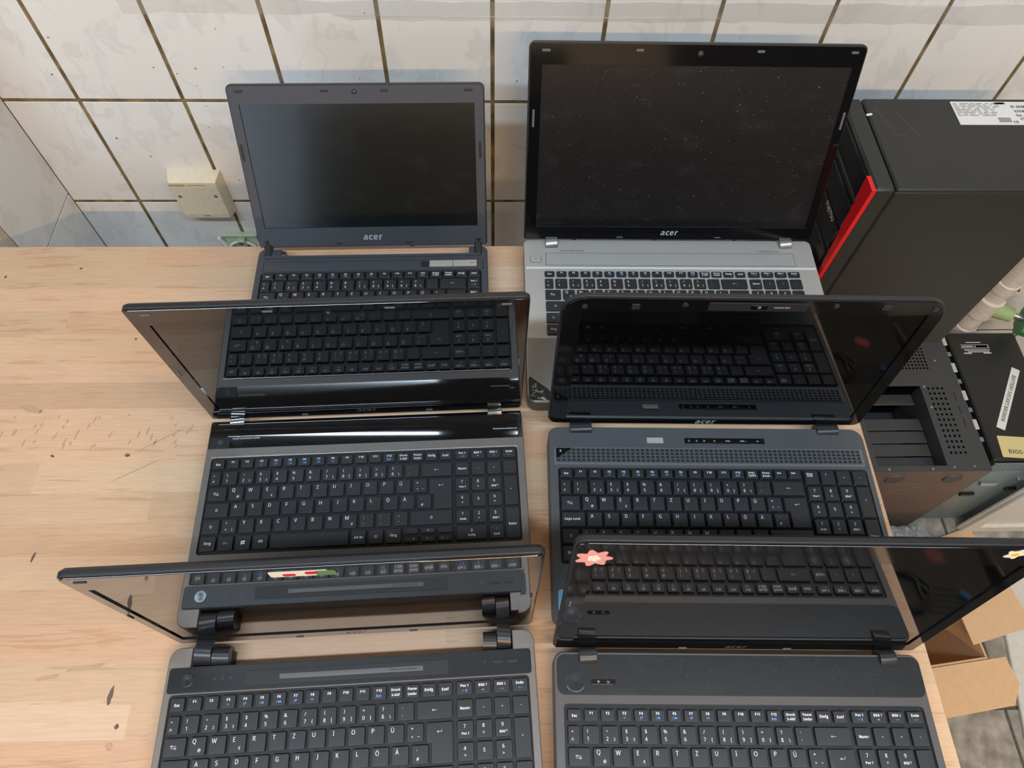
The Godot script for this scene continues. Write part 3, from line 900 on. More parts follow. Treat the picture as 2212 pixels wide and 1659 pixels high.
func laptop_small() -> void:
	var s := {"W": 0.320, "D": 0.230, "hb": 0.026, "L": 0.2177, "hy": 0.0249, "hz": -0.0042, "phi": 0.4305, "notch": 0.012, "notch_x": [-0.129, 0.134], "deck": M.charcoal, "shell": M.lid_shell, "bezel": M.charcoal, "screen": M.screen_satin, "aw": 0.294, "ah": 0.165, "ay": 0.0294, "well": [-0.152, 0.151, 0.0425, 0.154],
		"bumpers": [[-0.144, 0.210, 0.010, 0.003], [-0.039, 0.210, 0.010, 0.003], [0.035, 0.210, 0.010, 0.003], [0.140, 0.210, 0.010, 0.003], [-0.155, 0.134, 0.003, 0.022], [0.153, 0.135, 0.003, 0.022], [-0.048, 0.006, 0.009, 0.002], [0.049, 0.006, 0.009, 0.002], [-0.148, 0.010], [0.148, 0.010]], "bump_mat": M.black_matte, "cam": Vector2(-0.002, 0.209), "logo": [0.0145, 0.0072, M.logo_silver]}
	var t := thing("laptop", "small matte charcoal laptop with dark screen in front of the tiled wall", "laptop", Vector3(-0.1641, 0, -0.6698), 0.0181, "opened laptops on the worktop")
	make_base(t, s)
	make_lid(t, s)
	# pivot arms of the drop hinge and the barrel beside each
	for x in [-0.147, 0.147]:
		part(t, "hinge", mesh(box(Vector3(0.011, 0.012, 0.030), Vector3.ZERO, 0.0025)), M.hinge_black, Vector3(x, 0.0235, 0.005), Vector3(0.25, 0, 0))
	part(t, "hinge_barrel", mesh(tube([Vector3(-0.139, 0.019, 0.006), Vector3(-0.124, 0.019, 0.006)], 0.006, 16)), M.hinge_black)
	plate(t, "hinge_cover", -0.150, 0.150, 0.0135, 0.0175, 0.026, 0.0018, M.charcoal, 0.0008)
	plate(t, "panel_groove", -0.1508, 0.1538, 0.0233, 0.0412, 0.026, 0.0002, M.tray_black, 0.002)
	plate(t, "status_strip", -0.150, 0.153, 0.024, 0.0405, 0.026, 0.0006, M.charcoal, 0.002)
	plate(t, "fingerprint_reader", 0.0665, 0.0775, 0.0265, 0.0370, 0.0265, 0.0006, M.black_matte, 0.0008)
	var b := plate(t, "media_bar", 0.079, 0.111, 0.0255, 0.0365, 0.0265, 0.0010, M.media_silver, 0.0006)
	b.set_meta("label", "brushed silver touch key bar")
	var b2 := plate(t, "media_bar", 0.1115, 0.1445, 0.0255, 0.0365, 0.0265, 0.0010, M.media_silver, 0.0006)
	b2.set_meta("label", "brushed silver touch key bar")
	signs_on(t, "status_signs", [["#dots", 0.1375, 0.031, 0.0012], ["#dots", 0.1405, 0.031, 0.0012], ["#power", 0.149, 0.031, 0.0012]], 0.02765, M.print_grey)
	keyboard(t, -0.1505, 0.1495, 0.0440, 0.0565, 0.0570, 0.0191, 0.0232, "flat", "small")
	touchpad(t, s, -0.01, M.black_matte)

func laptop_silver() -> void:
	var s := {"W": 0.4113, "D": 0.262, "hb": 0.030, "L": 0.2605, "hy": 0.032, "hz": 0.0005, "phi": 0.3792, "deck": M.champagne, "side": M.dark_gunmetal, "shell": M.lid_shell, "bezel": M.bezel_dusty, "screen": M.screen_dusty, "aw": 0.382, "ah": 0.215, "ay": 0.0199, "ax": 0.0015,
		"bumpers": [[-0.185, 0.251, 0.010, 0.003], [-0.072, 0.252, 0.009, 0.003], [0.075, 0.252, 0.009, 0.003], [0.190, 0.252, 0.009, 0.003], [-0.198, 0.17, 0.003, 0.022], [0.199, 0.17, 0.003, 0.022], [-0.07, 0.005, 0.009, 0.0018], [0.07, 0.005, 0.009, 0.0018]], "bump_mat": M.led_grey, "cam": Vector2(0.002, 0.249), "logo": [0.0115, 0.0066, M.logo_silver], "lid_r": [0.008, 0.003, 0.003, 0.008]}
	var t := thing("laptop", "large silver laptop with dusty black screen beside the black computer tower", "laptop", Vector3(0.2534, 0, -0.6791), -0.0086, "opened laptops on the worktop")
	make_base(t, s)
	make_lid(t, s)
	for x in [[-0.175, -0.158], [0.159, 0.176]]:
		hinge_cap(t, s, x[0], x[1], -0.005, 0.0165, M.silver, 0.008)
	plate(t, "panel_groove", -0.1757, 0.1767, 0.0243, 0.0467, 0.030, 0.0002, M.print_grey, 0.0012)
	plate(t, "panel_groove", -0.1976, -0.1814, 0.0294, 0.0416, 0.030, 0.0002, M.print_grey, 0.0024)
	plate(t, "speaker_panel", -0.175, 0.176, 0.025, 0.046, 0.030, 0.0005, M.champagne, 0.001)
	plate(t, "power_button", -0.197, -0.182, 0.030, 0.041, 0.030, 0.0010, M.champagne, 0.002)
	signs_on(t, "power_sign", [["#power", -0.1895, 0.0355, 0.0017]], 0.03112, M.print_grey)
	var ln := plate(t, "accent_line", -0.2035, 0.2035, 0.0495, 0.0525, 0.030, 0.0006, M.frame_white, 0.0006)
	ln.set_meta("label", "bright accent line above the keys")
	signs_on(t, "audio_print", [["DOLBY HOME THEATER", -0.137, 0.0205, 0.0022], ["Professionally Tuned", 0.142, 0.0205, 0.0022]], 0.03012, M.print_grey)
	keyboard(t, -0.1795, 0.1790, 0.0570, 0.0690, 0.0700, 0.0190, 0.0290, "island", "full")
	var palm := plate(t, "palm_rest", -0.2045, 0.2045, 0.1685, 0.2608, 0.030, 0.0008, M.palm_grey, 0.003)
	palm.mesh = mesh(prism([Vector2(-0.2045, -0.0461), Vector2(0.2045, -0.0461), Vector2(0.2045, 0.0461), Vector2(-0.170, 0.0461), Vector2(-0.180, 0.030), Vector2(-0.195, 0.018), Vector2(-0.2045, 0.010)], -0.0003, 0.0012))
	palm.set_meta("label", "grey palm rest with its front corner broken off")
	# the broken corner lays bare the inside
	plate(t, "broken_corner", -0.2045, -0.172, 0.2245, 0.2605, 0.030, 0.0004, M.tray_black, 0.006)
	rng.seed = 5
	for k in 16:
		var w: StandardMaterial3D = [M.screw, M.wood_ink, M.cardboard_edge, M.print_pale, M.slate_light][k % 5]
		var x := rng.randf_range(-0.2025, -0.186)
		var z := rng.randf_range(0.2335 + (x + 0.2025) * 0.9, 0.259)
		part(t, "loose_wire", mesh(tube([Vector3(x, 0.0305, z), Vector3(x + rng.randf_range(0.001, 0.005), 0.0318, z + rng.randf_range(-0.004, 0.004)), Vector3(x + rng.randf_range(-0.004, 0.006), 0.0305, z + rng.randf_range(-0.004, 0.003))], 0.0007, 6)), w)
	plate(t, "touchpad", -0.06, 0.05, 0.178, 0.238, 0.0312, 0.0004, M.palm_grey, 0.002)

func laptop_chrome() -> void:
	var s := {"W": 0.3765, "D": 0.240, "hb": 0.030, "L": 0.2431, "hy": 0.0296, "hz": -0.0061, "phi": -0.0472, "deck": M.gunmetal, "shell": M.lid_shell, "bezel": M.black_gloss, "screen": M.screen_gloss, "aw": 0.344, "ah": 0.194, "ay": 0.0215,
		"bumpers": [[-0.168, 0.234, 0.010, 0.0025], [-0.057, 0.234, 0.010, 0.0025], [0.056, 0.234, 0.010, 0.0025], [0.166, 0.234, 0.010, 0.0025], [-0.181, 0.12, 0.002, 0.012], [0.181, 0.12, 0.002, 0.012], [-0.075, 0.006, 0.008, 0.002], [0.075, 0.006, 0.008, 0.002]], "bump_mat": M.led_grey, "cam": Vector2(-0.002, 0.229), "logo": [0.0115, 0.0064, M.logo_dark]}
	var t := thing("laptop", "glossy black and gunmetal laptop with chrome hinges and mirrored keyboard in screen", "laptop", Vector3(-0.1508, 0, -0.4008), 0.0329, "opened laptops on the worktop")
	s.well = [-0.1805, 0.1795, 0.0485, 0.1645]
	make_base(t, s)
	make_lid(t, s)
	for x in [[-0.164, -0.147], [0.146, 0.163]]:
		hinge_cap(t, s, x[0], x[1], -0.009, 0.010, M.chrome, 0.006)
	# glossy hinge cover: a raised rail, then a shallow step down to the power button strip
	var cov := T.new()
	var prof := [Vector2(0.001, -0.002), Vector2(0.0015, 0.0015), Vector2(0.004, 0.0032), Vector2(0.007, 0.0032), Vector2(0.012, 0.0019), Vector2(0.020, 0.0017), Vector2(0.0215, 0.0009), Vector2(0.0365, 0.0008), Vector2(0.037, -0.002)]
	var rings := []
	for x in [-0.1868, -0.186, 0.186, 0.1868]:
		var p := PackedVector3Array()
		for q in prof: p.append(Vector3(x, q.y if absf(x) < 0.1865 else q.y * 0.6, q.x))
		rings.append(p)
	cov.loft(rings)
	part(t, "hinge_cover", mesh(cov), M.black_gloss, Vector3(0, 0.030, 0))
	plate(t, "power_button", -0.185, -0.162, 0.0222, 0.0362, 0.0308, 0.0006, M.black_matte, 0.001)
	signs_on(t, "power_sign", [["#power", -0.173, 0.029, 0.0022]], 0.0316, M.print_pale)
	signs_on(t, "audio_print", [["DOLBY ADVANCED AUDIO", -0.143, 0.0245, 0.0019], ["Virtual SurroundSound", 0.166, 0.0245, 0.0019]], 0.03105, M.print_pale)
	var rim := plate(t, "keyboard_rim", -0.181, 0.180, 0.0468, 0.0486, 0.030, 0.0008, M.silver, 0.0006)
	rim.set_meta("label", "bright chrome rim above the keys")
	keyboard(t, -0.1795, 0.1790, 0.0495, 0.0640, 0.0650, 0.0194, 0.0271, "island", "full")
	plate(t, "touchpad", -0.095, -0.014, 0.175, 0.225, 0.030, 0.0004, M.dark_gunmetal, 0.003)
	plate(t, "touchpad_button", -0.095, -0.014, 0.228, 0.238, 0.030, 0.0008, M.silver, 0.002)
	plate(t, "spec_sticker", 0.069, 0.177, 0.1745, 0.187, 0.030, 0.0002, M.paper, 0.0005)

func laptop_slate() -> void:
	var s := {"W": 0.3842, "D": 0.232, "hb": 0.032, "L": 0.2276, "hy": 0.0302, "hz": -0.0084, "phi": 0.0984, "deck": M.slate, "shell": M.lid_shell, "bezel": M.bezel_dusty, "screen": M.screen_gloss_dusty, "aw": 0.346, "ah": 0.194, "ay": 0.0135, "ax": 0.002, "lid_r": [0.026, 0.010, 0.010, 0.026], "base_r": [0.014, 0.014, 0.014, 0.014],
		"bumpers": [[-0.169, 0.2145], [-0.071, 0.2185], [0.077, 0.2195], [0.177, 0.2165], [-0.119, 0.215, 0.008, 0.007], [0.128, 0.218, 0.009, 0.007]], "bump_mat": M.hinge_black, "logo": [0.0062, 0.0066, M.logo_silver]}
	var t := thing("laptop", "black laptop with rounded lid corners, speaker grille and slate blue base", "laptop", Vector3(0.2604, 0, -0.3792), -0.0202, "opened laptops on the worktop")
	s.well = [-0.1815, 0.1855, 0.0535, 0.1680]
	make_base(t, s)
	var lid := make_lid(t, s)
	var cp := part(lid, "webcam_panel", mesh(lid_slab(0.098, 0.0115, 0.0, 0.0008, 0.001, 0, 0, 0.0003)), M.black_matte, Vector3(0.001, 0.2165, 0.0030))
	cp.set_meta("label", "camera panel with white lettering")
	part(lid, "webcam", mesh(lid_slab(0.017, 0.006, 0.0, 0.0006, 0.002, 0, 0, 0.0002)), M.black_gloss, Vector3(0.002, 0.2165, 0.0037))
	part(lid, "webcam_lens", mesh(lathe([Vector2(0.0001, 0), Vector2(0.0022, 0), Vector2(0.0018, 0.0005), Vector2(0.0001, 0.0006)], 14).moved(Transform3D(LID_TURN, Vector3.ZERO))), M.lens, Vector3(0.002, 0.2165, 0.0042))
	word(lid, "Crystal Eye", 0.0032, M.logo_silver, Vector3(0.0245, 0.2165, 0.0040), Basis.IDENTITY, true, 0.2)
	for x in [[-0.165, -0.139], [0.137, 0.163]]:
		hinge_cap(t, s, x[0], x[1], -0.008, 0.0095, M.hinge_black, 0.004)
	# a sunk band behind the keys, the speaker cells, the key strip and the power button
	plate(t, "top_band", -0.186, 0.186, 0.0275, 0.0500, 0.032, 0.0009, M.slate_light, 0.002)
	plate(t, "speaker_cloth", -0.182, 0.181, 0.0300, 0.0465, 0.0322, 0.0008, M.black_matte, 0.001)
	var gr := part(t, "speaker_grille", mesh(perforated(-0.183, 0.182, 0.0295, 0.0470, 62, 4, 0.62, 0.0012), "", 10.0), M.slate, Vector3(0, 0.0343, 0))
	gr.set_meta("label", "long speaker grille of small square openings")
	part(t, "corner_badge", mesh(prism([Vector2(-0.183, 0.0296), Vector2(-0.164, 0.0296), Vector2(-0.183, 0.043)], 0.0340, 0.0350)), M.black_gloss)
	signs_on(t, "badge_letter", [["e", -0.178, 0.0335, 0.0035]], 0.0352, M.logo_silver)
	plate(t, "power_button", -0.073, -0.053, 0.0140, 0.0212, 0.032, 0.0010, M.media_silver, 0.0006)
	plate(t, "touch_key_strip", -0.027, 0.0700, 0.0140, 0.0220, 0.032, 0.0008, M.black_gloss, 0.0006)
	signs_on(t, "touch_key_signs", [["#dots", -0.022, 0.018, 0.0013], ["#dots", -0.0125, 0.018, 0.0013], ["#dots", -0.0035, 0.018, 0.0013], ["#dots", 0.009, 0.018, 0.0013], ["VOL -", 0.026, 0.018, 0.0021], ["VOL +", 0.044, 0.018, 0.0021], ["#dots", 0.0615, 0.018, 0.0013]], 0.0329, M.print_pale)
	keyboard(t, -0.1805, 0.1845, 0.0550, 0.0680, 0.0690, 0.0195, 0.0292, "flat", "english")
	touchpad(t, s, -0.02, M.slate_light)
	# stickers on the palm rest
	var st := plate(t, "processor_sticker", -0.186, -0.163, 0.196, 0.220, 0.032, 0.0002, M.sticker_blue, 0.003)
	st.set_meta("label", "pale blue square sticker with white letters")
	signs_on(t, "sticker_print", [["in", -0.174, 0.204, 0.006]], 0.0323, M.paper)
	for z in [0.081, 0.0995, 0.119]:
		signs_on(t, "port_sign", [["#arrow_up", -0.1875, z, 0.0016]], 0.03205, M.led_grey)

func power_knob(t: Node3D, x: float, z: float, y: float, r: float) -> void:
	part(t, "power_button", mesh(lathe([Vector2(0.0001, 0), Vector2(r, 0), Vector2(r, 0.0006), Vector2(r * 0.93, 0.0009), Vector2(r * 0.2, 0.0004), Vector2(0.0001, 0.0004)], 32), "", 60.0), M.knob_metal, Vector3(x, y, z))

func laptop_scratched() -> void:
	var s := {"W": 0.3746, "D": 0.253, "hb": 0.030, "L": 0.2548, "hy": 0.0075, "hz": -0.011, "phi": 0.0127, "deck": M.gunmetal, "shell": M.lid_shell, "bezel": M.black_gloss, "screen": M.screen_gloss, "aw": 0.348, "ah": 0.200, "ay": 0.0215, "ax": -0.003, "notch": 0.019, "notch_x": [-0.1645, 0.1645], "base_r": [0.012, 0.012, 0.012, 0.012],
		"bumpers": [[-0.172, 0.244, 0.010, 0.0025], [-0.183, 0.13, 0.002, 0.012], [0.181, 0.13, 0.002, 0.012], [-0.06, 0.006, 0.008, 0.002], [0.06, 0.006, 0.008, 0.002]], "bump_mat": M.black_matte, "logo": [0.0105, 0.006, M.logo_dark]}
	var t := thing("laptop", "scratched black laptop with wide gap between its hinges and round power button", "laptop", Vector3(-0.1448, 0, -0.1406), 0.0366, "opened laptops on the worktop")
	s.well = [-0.1805, 0.1795, 0.0450, 0.1640]
	make_base(t, s)
	var lid := make_lid(t, s)
	# remains of a torn red and green sticker on the upper bezel
	for q in [[-0.030, 0.046, 0.2385, 0.0135, M.sticker_cream], [-0.020, 0.010, 0.2365, 0.006, M.red], [-0.002, 0.011, 0.2395, 0.007, M.red], [0.006, 0.016, 0.2380, 0.0125, M.sticker_leaf]]:
		var st := part(lid, "torn_sticker", mesh(lid_slab(q[1], q[3], 0, 0.0002, 0.002, 0, 0, 0.0)), q[4], Vector3(q[0] + q[1] / 2, q[2], 0.0032 + (0.0 if q[4] == M.sticker_cream else 0.0002)))
		st.set_meta("label", "scrap of a torn coloured sticker")
	for q in [[-0.163, -0.146, -0.145, -0.128], [0.149, 0.163, 0.134, 0.148]]:
		# pivot arm that carries the lid, the curved knuckle beside it and the block under both
		part(t, "hinge_block", mesh(box(Vector3(absf(q[0] - q[3]) if q[0] < 0 else q[1] - q[2], 0.018, 0.017), Vector3.ZERO, 0.001)), M.black_matte, Vector3((minf(q[0], q[2]) + maxf(q[1], q[3])) / 2, 0.0105, 0.0105))
		var arm := T.new()
		var rings := []
		for k in 9:
			var a := [Vector2(-0.016, 0.010), Vector2(-0.012, 0.020), Vector2(-0.006, 0.0265), Vector2(0.001, 0.0298), Vector2(0.007, 0.0302), Vector2(0.012, 0.0285), Vector2(0.016, 0.0245), Vector2(0.018, 0.020), Vector2(0.0183, 0.016)][k] as Vector2
			var ex := q[1] - q[0] as float
			rings.append(PackedVector3Array([Vector3(-ex / 2, a.y, a.x), Vector3(ex / 2, a.y, a.x), Vector3(ex / 2, a.y - 0.006, a.x - 0.001), Vector3(-ex / 2, a.y - 0.006, a.x - 0.001)]))
		arm.loft(rings)
		part(t, "hinge", mesh(arm), M.hinge_black, Vector3((q[0] + q[1]) / 2, 0, 0))
		part(t, "hinge_knuckle", mesh(tube([Vector3(q[2], 0.0185, 0.0095), Vector3(q[3], 0.0185, 0.0095)], 0.0105, 22)), M.hinge_black)
	plate(t, "control_strip", -0.1840, 0.1825, 0.0200, 0.0440, 0.030, 0.0010, M.strip_black, 0.003, "xz")
	power_knob(t, -0.165, 0.0320, 0.0310, 0.0065)
	plate(t, "strip_panel", -0.108, 0.098, 0.0262, 0.0398, 0.0309, 0.0004, M.black_matte, 0.003)
	plate(t, "light_bar", -0.073, 0.072, 0.0305, 0.0355, 0.0313, 0.0006, M.led_grey, 0.0005)
	signs_on(t, "audio_print", [["Virtual SurroundSound", 0.052, 0.033, 0.0018]], 0.0320, M.black_matte)
	signs_on(t, "status_signs", [["#dots", -0.138, 0.032, 0.0013], ["#dots", -0.130, 0.032, 0.0013], ["#dots", -0.122, 0.032, 0.0013], ["P", 0.135, 0.031, 0.0022]], 0.03108, M.led_grey)
	for x in [0.143, 0.158]:
		plate(t, "touch_key", x, x + 0.011, 0.0295, 0.0325, 0.0309, 0.0004, M.black_matte, 0.0008)
	keyboard(t, -0.1795, 0.1790, 0.0465, 0.0620, 0.0632, 0.0194, 0.0271, "island", "full")
	touchpad(t, s, -0.055, M.dark_gunmetal)

func flower(r: float, petals: int, deep: float) -> T:
	var pts := []
	for k in 60:
		var a := TAU * k / 60
		pts.append(Vector2(cos(a), sin(a)) * r * (1.0 - deep + deep * cos(petals * a)))
	return prism(pts, 0.0, 0.0003).moved(Transform3D(LID_TURN, Vector3.ZERO))

func laptop_flower() -> void:
	var s := {"W": 0.3817, "D": 0.253, "hb": 0.030, "L": 0.2587, "hy": 0.0236, "hz": -0.0076, "phi": 0.1305, "deck": M.dark_gunmetal, "shell": M.lid_shell, "bezel": M.bezel_dusty, "screen": M.screen_gloss_dusty, "aw": 0.348, "ah": 0.205, "ay": 0.020, "ax": 0.002, "base_r": [0.010, 0.012, 0.012, 0.010], "lid_r": [0.010, 0.004, 0.004, 0.010],
		"bumpers": [[-0.055, 0.004, 0.009, 0.002], [0.055, 0.004, 0.009, 0.002], [-0.184, 0.13, 0.002, 0.012]], "bump_mat": M.led_grey, "logo": [0.0085, 0.0062, M.logo_dark]}
	var t := thing("laptop", "dusty black laptop with pink flower sticker on its screen corner", "laptop", Vector3(0.2531, 0, -0.119), -0.026, "opened laptops on the worktop")
	s.well = [-0.1815, 0.1830, 0.0495, 0.1690]
	make_base(t, s)
	var lid := make_lid(t, s)
	for q in [[-0.174, 0.231, 0.0155, 7, 0.18, M.sticker_pink, M.sticker_cream, "pink flower sticker"], [0.154, 0.2470, 0.0085, 5, 0.2, M.sticker_cream, M.sticker_yellow, "white and yellow blossom sticker"]]:
		var f := part(lid, "flower_sticker", mesh(flower(q[2], q[3], q[4])), q[5], Vector3(q[0], q[1], 0.0032))
		f.set_meta("label", q[7])
		part(lid, "sticker_centre", mesh(flower(q[2] * 0.36, 5, 0.1)), q[6], Vector3(q[0], q[1], 0.0035))
	for x in [[-0.164, -0.146], [0.149, 0.166]]:
		hinge_cap(t, s, x[0], x[1], -0.006, 0.0135, M.hinge_black, 0.006)
	plate(t, "control_strip", -0.1875, 0.1895, 0.0030, 0.0415, 0.030, 0.0010, M.strip_dusty, 0.008, "xz")
	power_knob(t, -0.169, 0.0290, 0.0310, 0.0100)
	plate(t, "status_window", -0.153, -0.128, 0.0265, 0.0315, 0.0309, 0.0004, M.black_gloss, 0.002)
	signs_on(t, "status_signs", [["#dots", -0.1455, 0.029, 0.0013], ["#radio", -0.1355, 0.029, 0.0015]], 0.0314, M.print_pale)
	keyboard(t, -0.1795, 0.1815, 0.0530, 0.0670, 0.0680, 0.0194, 0.0271, "island", "full")
	touchpad(t, s, -0.055, M.dark_gunmetal)

# ---------------------------------------------------------------- room
func build_wall() -> void:
	var w := structure("wall_back", mesh(plain(Vector3(4.6, 2.72, 0.12), Vector3(0.2, 0.54, WALL_Z - 0.0609))), M.grout)
	# glazed tiles from the floor to above the worktop
	var tw := 0.1556
	var th := 0.2112
	var x0 := -0.617
	var gap := 0.0058
	var full := {}
	for r in range(-4, 3):
		var top := 0.0755 + (r + 1) * th
		var bottom := top - th
		if bottom < FLOOR_Y - 0.001: bottom = FLOOR_Y
		for c in range(-1, 14):
			var left := x0 + c * tw
			var right := left + tw
			if c == -1: left = -0.7297 - gap / 2
			var sz := Vector3(right - left - gap, top - bottom - gap, 0.006)
			var k := "t%d_%d" % [roundi(sz.x * 1e4), roundi(sz.y * 1e4)]
			if not full.has(k):
				full[k] = mesh(slab(sz.x, sz.y, -0.004, 0.0, 0.0006, 0.0008, 0, 0, 1).moved(Transform3D(LID_TURN, Vector3.ZERO)), "xy")
			var o := part(w, "tile", full[k], M["tile_%d" % (posmod(c * 3 + r * 2, 5))], Vector3((left + right) / 2, (top + bottom) / 2, WALL_Z))
			if posmod(c + r, 2) == 0 and c >= 0: o.rotation.z = PI
	rng.seed = 19
	for k in 26:
		var near := k < 20
		var q := Vector2(rng.randf_range(-0.66, -0.32), rng.randf_range(-0.09, 0.2)) if near else Vector2(rng.randf_range(-0.2, 0.9), rng.randf_range(0.08, 0.24))
		var r := rng.randf_range(0.0008, 0.0020)
		part(w, "dirt_speck", mesh(lathe([Vector2(r, 0), Vector2(r * 0.9, 0.0003)], 7).moved(Transform3D(LID_TURN, Vector3.ZERO))), M.ivory_dirt if k % 3 else M.led_grey, Vector3(q.x, q.y, WALL_Z))
	var up := part(w, "plaster_field", mesh(plain(Vector3(3.0, 1.14, 0.006), Vector3(0.7, 1.28, WALL_Z))), M.plaster)
	up.set_meta("label", "pale plaster above the tiles")
	# projecting pier on the left, tiled on its side
	var p := structure("wall_pier", mesh(plain(Vector3(0.6, 2.72, 0.18), Vector3(-1.0315, 0.54, -0.825))), M.grout)
	for r in range(-4, 3):
		var top := -0.1165 + (r + 2) * th - 0.211 + 0.2112
		var bottom := maxf(top - th, FLOOR_Y)
		if top - bottom < 0.02: continue
		part(p, "tile", mesh(slab(0.166, top - bottom - 0.003, 0, 0.0025, 0.0006, 0.0006, 0, 0, 1).moved(Transform3D(LID_TURN, Vector3.ZERO)).moved(Transform3D(Basis(Vector3.UP, PI / 2), Vector3.ZERO)), "zy"), M["tile_%d" % posmod(r, 5)], Vector3(-0.7320, (top + bottom) / 2, -0.8305))
		for c in 3:
			part(p, "tile", mesh(slab(0.152, top - bottom - 0.004, 0, 0.0025, 0.0006, 0.0006, 0, 0, 1).moved(Transform3D(LID_TURN, Vector3.ZERO)), "xy"), M["tile_%d" % posmod(r + c, 5)], Vector3(-0.830 - c * 0.1556, (top + bottom) / 2, -0.7350))
	part(p, "corner_strip", mesh(box(Vector3(0.020, 2.0, 0.020), Vector3(-0.7400, 0.24, -0.7380), 0.003)), M.corner_strip)
	# the rest of the room, out of the frame
	structure("wall_left", mesh(plain(Vector3(0.12, 2.72, 4.4), Vector3(-2.66, 0.54, 1.14))), M.plaster)
	structure("wall_right", mesh(plain(Vector3(0.12, 2.72, 4.4), Vector3(2.46, 0.54, 1.14))), M.plaster)
	structure("ceiling", mesh(plain(Vector3(5.3, 0.12, 4.5), Vector3(-0.1, 1.94, 1.14))), M.plaster)
	var wb := structure("wall_front", mesh(plain(Vector3(1.45, 2.72, 0.12), Vector3(-0.525, 0.54, 3.26)).add(plain(Vector3(2.3, 2.72, 0.12), Vector3(1.35, 0.54, 3.26))).add(plain(Vector3(1.5, 0.75, 0.12), Vector3(-2.00, -0.445, 3.26))).add(plain(Vector3(1.5, 0.45, 0.12), Vector3(-2.00, 1.675, 3.26)))), M.plaster)
	wb.set_meta("label", "pale wall opposite with a daylit window")
	# daylit frosted window behind the photographer
	var win := Node3D.new()
	win.name = "window_1"
	win.set_meta("kind", "structure")
	add_child(win)
	win.position = Vector3(-2.00, 0.69, 3.24)
	for x in [-0.73, 0.0, 0.73]:
		part(win, "window_frame", mesh(box(Vector3(0.06, 1.52, 0.06), Vector3.ZERO, 0.004)), M.frame_white, Vector3(x, 0, 0))
	for y in [-0.73, 0.73]:
		part(win, "window_frame", mesh(box(Vector3(1.52, 0.06, 0.06), Vector3.ZERO, 0.004)), M.frame_white, Vector3(0, y, 0))
	for x in [-0.365, 0.365]:
		part(win, "pane", mesh(plain(Vector3(0.70, 1.42, 0.008))), M.window_glow, Vector3(x, 0, 0.01))
	# floor
	var fl := structure("floor", mesh(plain(Vector3(5.3, 0.12, 4.5), Vector3(-0.1, FLOOR_Y - 0.064, 1.14))), M.floor_joint)
	var slabm := mesh(box(Vector3(0.494, 0.008, 0.494), Vector3.ZERO, 0.0015))
	for i in range(-2, 4):
		for j in range(-1, 4):
			part(fl, "paving_slab", slabm, M.concrete, Vector3(0.80 + (i - 0) * 0.5, FLOOR_Y - 0.004, -0.375 + j * 0.5))

